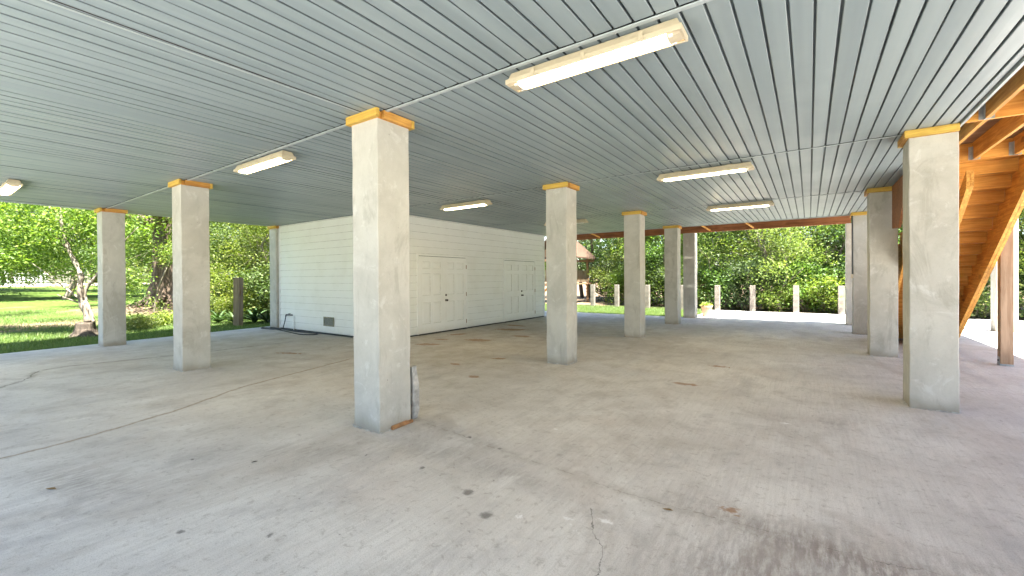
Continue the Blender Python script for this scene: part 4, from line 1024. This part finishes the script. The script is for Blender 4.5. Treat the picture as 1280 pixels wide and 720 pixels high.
mb = MB(); mb.bar((-1.3,-1.2,2.5),(1.5,-1.2,2.5),.06,.14); mb.bar((-1.3,1.2,2.5),(1.5,1.2,2.5),.06,.14); php(mb,'beam',M['oldwood_x'])

# neighbour house and white picket fence far across the lawn
nh = thing('neighbour_house', 'white neighbour house with grey roof behind the leaves at far left', 'house', (-78,7,1.2))
mb = MB(); mb.box(-4,4,-9,9,0,3.2); mb.build('wall', M['grille'], nh)
mb = MB(); mb.prism([(-4.6,3.2),(4.6,3.2),(0,6.2)],'y',-9.5,9.5); mb.build('roof', M['roof'], nh)
for y in (-6,-2,2,6): mb = MB(); mb.box(4.01,4.05,y-.6,y+.6,1.0,2.4); mb.build('window', M['metal'], nh)
pf = thing('picket_fence', 'white picket fence across the far end of the lawn', 'fence', (-60,4,hgt(-60,4)))
mb = MB()
for k in range(15): y = .3+k*.27; mb.box(-.02,.02,y,y+.15,.1,1.55)
mb.build('pickets', M['trimw'], pf)
mb = MB(); mb.box(.022,.07,.2,4.4,.4,.5); mb.box(.022,.07,.2,4.4,1.15,1.25); mb.build('rail', M['trimw'], pf)

# grass blades near the slab and on the far strip
def grass(seed, n, fx, mat, h=(.05,.10)):
    g = np.random.default_rng(seed); P = fx(g, n); N = len(P)
    an = g.uniform(0,2*PI,N); w = g.uniform(.004,.009,N); H = g.uniform(h[0],h[1],N); ln = g.uniform(.2,.9,N)*H; la = g.uniform(0,2*PI,N)
    a = np.stack([np.cos(an)*w,np.sin(an)*w,np.zeros(N)],1); tip = np.stack([np.cos(la)*ln,np.sin(la)*ln,H],1)
    V = np.stack([P-a,P+a,P+tip],1).reshape(-1,3); T = np.arange(N*3).reshape(-1,3)
    return V, T, np.repeat(np.clip(g.normal(.5,.25,N),0,1),3)
zf = np.vectorize(hgt)
def fxl(g, n):
    t = g.uniform(0,1,n)**1.7; x = -13.1-t*14; y = g.uniform(-2.5,9.5,n); k = x < (-13.28-np.clip(y-1,-4,16)*.09)
    x, y = x[k], y[k]; bare = ((x+23.8)**2+(y-7.2)**2 < 7) | (np.sin(x*1.7+np.sin(y*1.1)*1.5)*np.sin(y*1.3+1.2*np.sin(x*.8))+g.normal(0,.25,len(x)) > .5); x, y = x[~bare], y[~bare]
    return np.stack([x,y,zf(x,y)-.04],1)
def fxr(g, n):
    x = g.uniform(-13.6,-3.52,n); y = g.uniform(16.35,21.2,n); return np.stack([x,y,np.full(n,-.037)],1)
A = [grass(1,90000,fxl,None), grass(2,45000,fxr,None,(.04,.09))]
V = np.concatenate([a[0] for a in A]); off = len(A[0][0]); T = np.concatenate([A[0][1], A[1][1]+off]); tn = np.concatenate([a[2] for a in A])
me = bpy.data.meshes.new('grass'); me.vertices.add(len(V)); me.vertices.foreach_set('co', V.astype(np.float32).ravel())
me.loops.add(T.size); me.loops.foreach_set('vertex_index', T.astype(np.int32).ravel())
me.polygons.add(len(T)); me.polygons.foreach_set('loop_start', np.arange(0,T.size,3,dtype=np.int32)); me.polygons.foreach_set('loop_total', np.full(len(T),3,dtype=np.int32)); me.update(calc_edges=True)
a = me.attributes.new('tint','FLOAT','POINT'); a.data.foreach_set('value', tn.astype(np.float32)); me.materials.append(M['grassm'])
o = bpy.data.objects.new('grass', me); COL.objects.link(o); tag(o, 'short green grass of the lawn and the strip beyond the slab', 'grass', kind='stuff')

# ------------------------------------------------------------------ light, sky, camera
EL, AZ = 70, 113          # compass style: from +Y clockwise
w = bpy.data.worlds.new('World'); S.world = w; w.use_nodes = True; nt = w.node_tree
sky = nt.nodes.new('ShaderNodeTexSky'); sky.sky_type = 'NISHITA'; sky.sun_disc = False; sky.sun_elevation = R(EL); sky.sun_rotation = R(AZ)
bg = nt.nodes['Background']; nt.links.new(sky.outputs[0], bg.inputs[0]); bg.inputs[1].default_value = .058
sd = bpy.data.lights.new('sun', 'SUN'); sd.energy = 4.3; sd.angle = R(.53); sd.color = (1,.95,.86)
so = bpy.data.objects.new('sun', sd); COL.objects.link(so); so.location = (20,0,30)
dv = Vector((math.sin(R(AZ))*math.cos(R(EL)), math.cos(R(AZ))*math.cos(R(EL)), math.sin(R(EL))))
so.rotation_euler = dv.to_track_quat('Z','Y').to_euler()
cam = bpy.data.cameras.new('camera'); co = bpy.data.objects.new('camera', cam); COL.objects.link(co)
cam.sensor_width = 36; cam.lens = 535.018/1280*36; cam.shift_y = -(360-350.18)/1280; cam.clip_end = 1000; cam.clip_start = .05
co.matrix_world = Matrix.Translation((0,0,CAMZ)) @ Matrix.Rotation(.6068976,4,'Z') @ Matrix.Rotation(PI/2-.0046923,4,'X') @ Matrix.Rotation(-.0060016,4,'Z')
S.camera = co
S.render.resolution_x = 1024; S.render.resolution_y = 576
vs_ = S.view_settings; vs_.view_transform = 'Standard'; vs_.look = 'None'; vs_.exposure = 3.3; vs_.gamma = 1
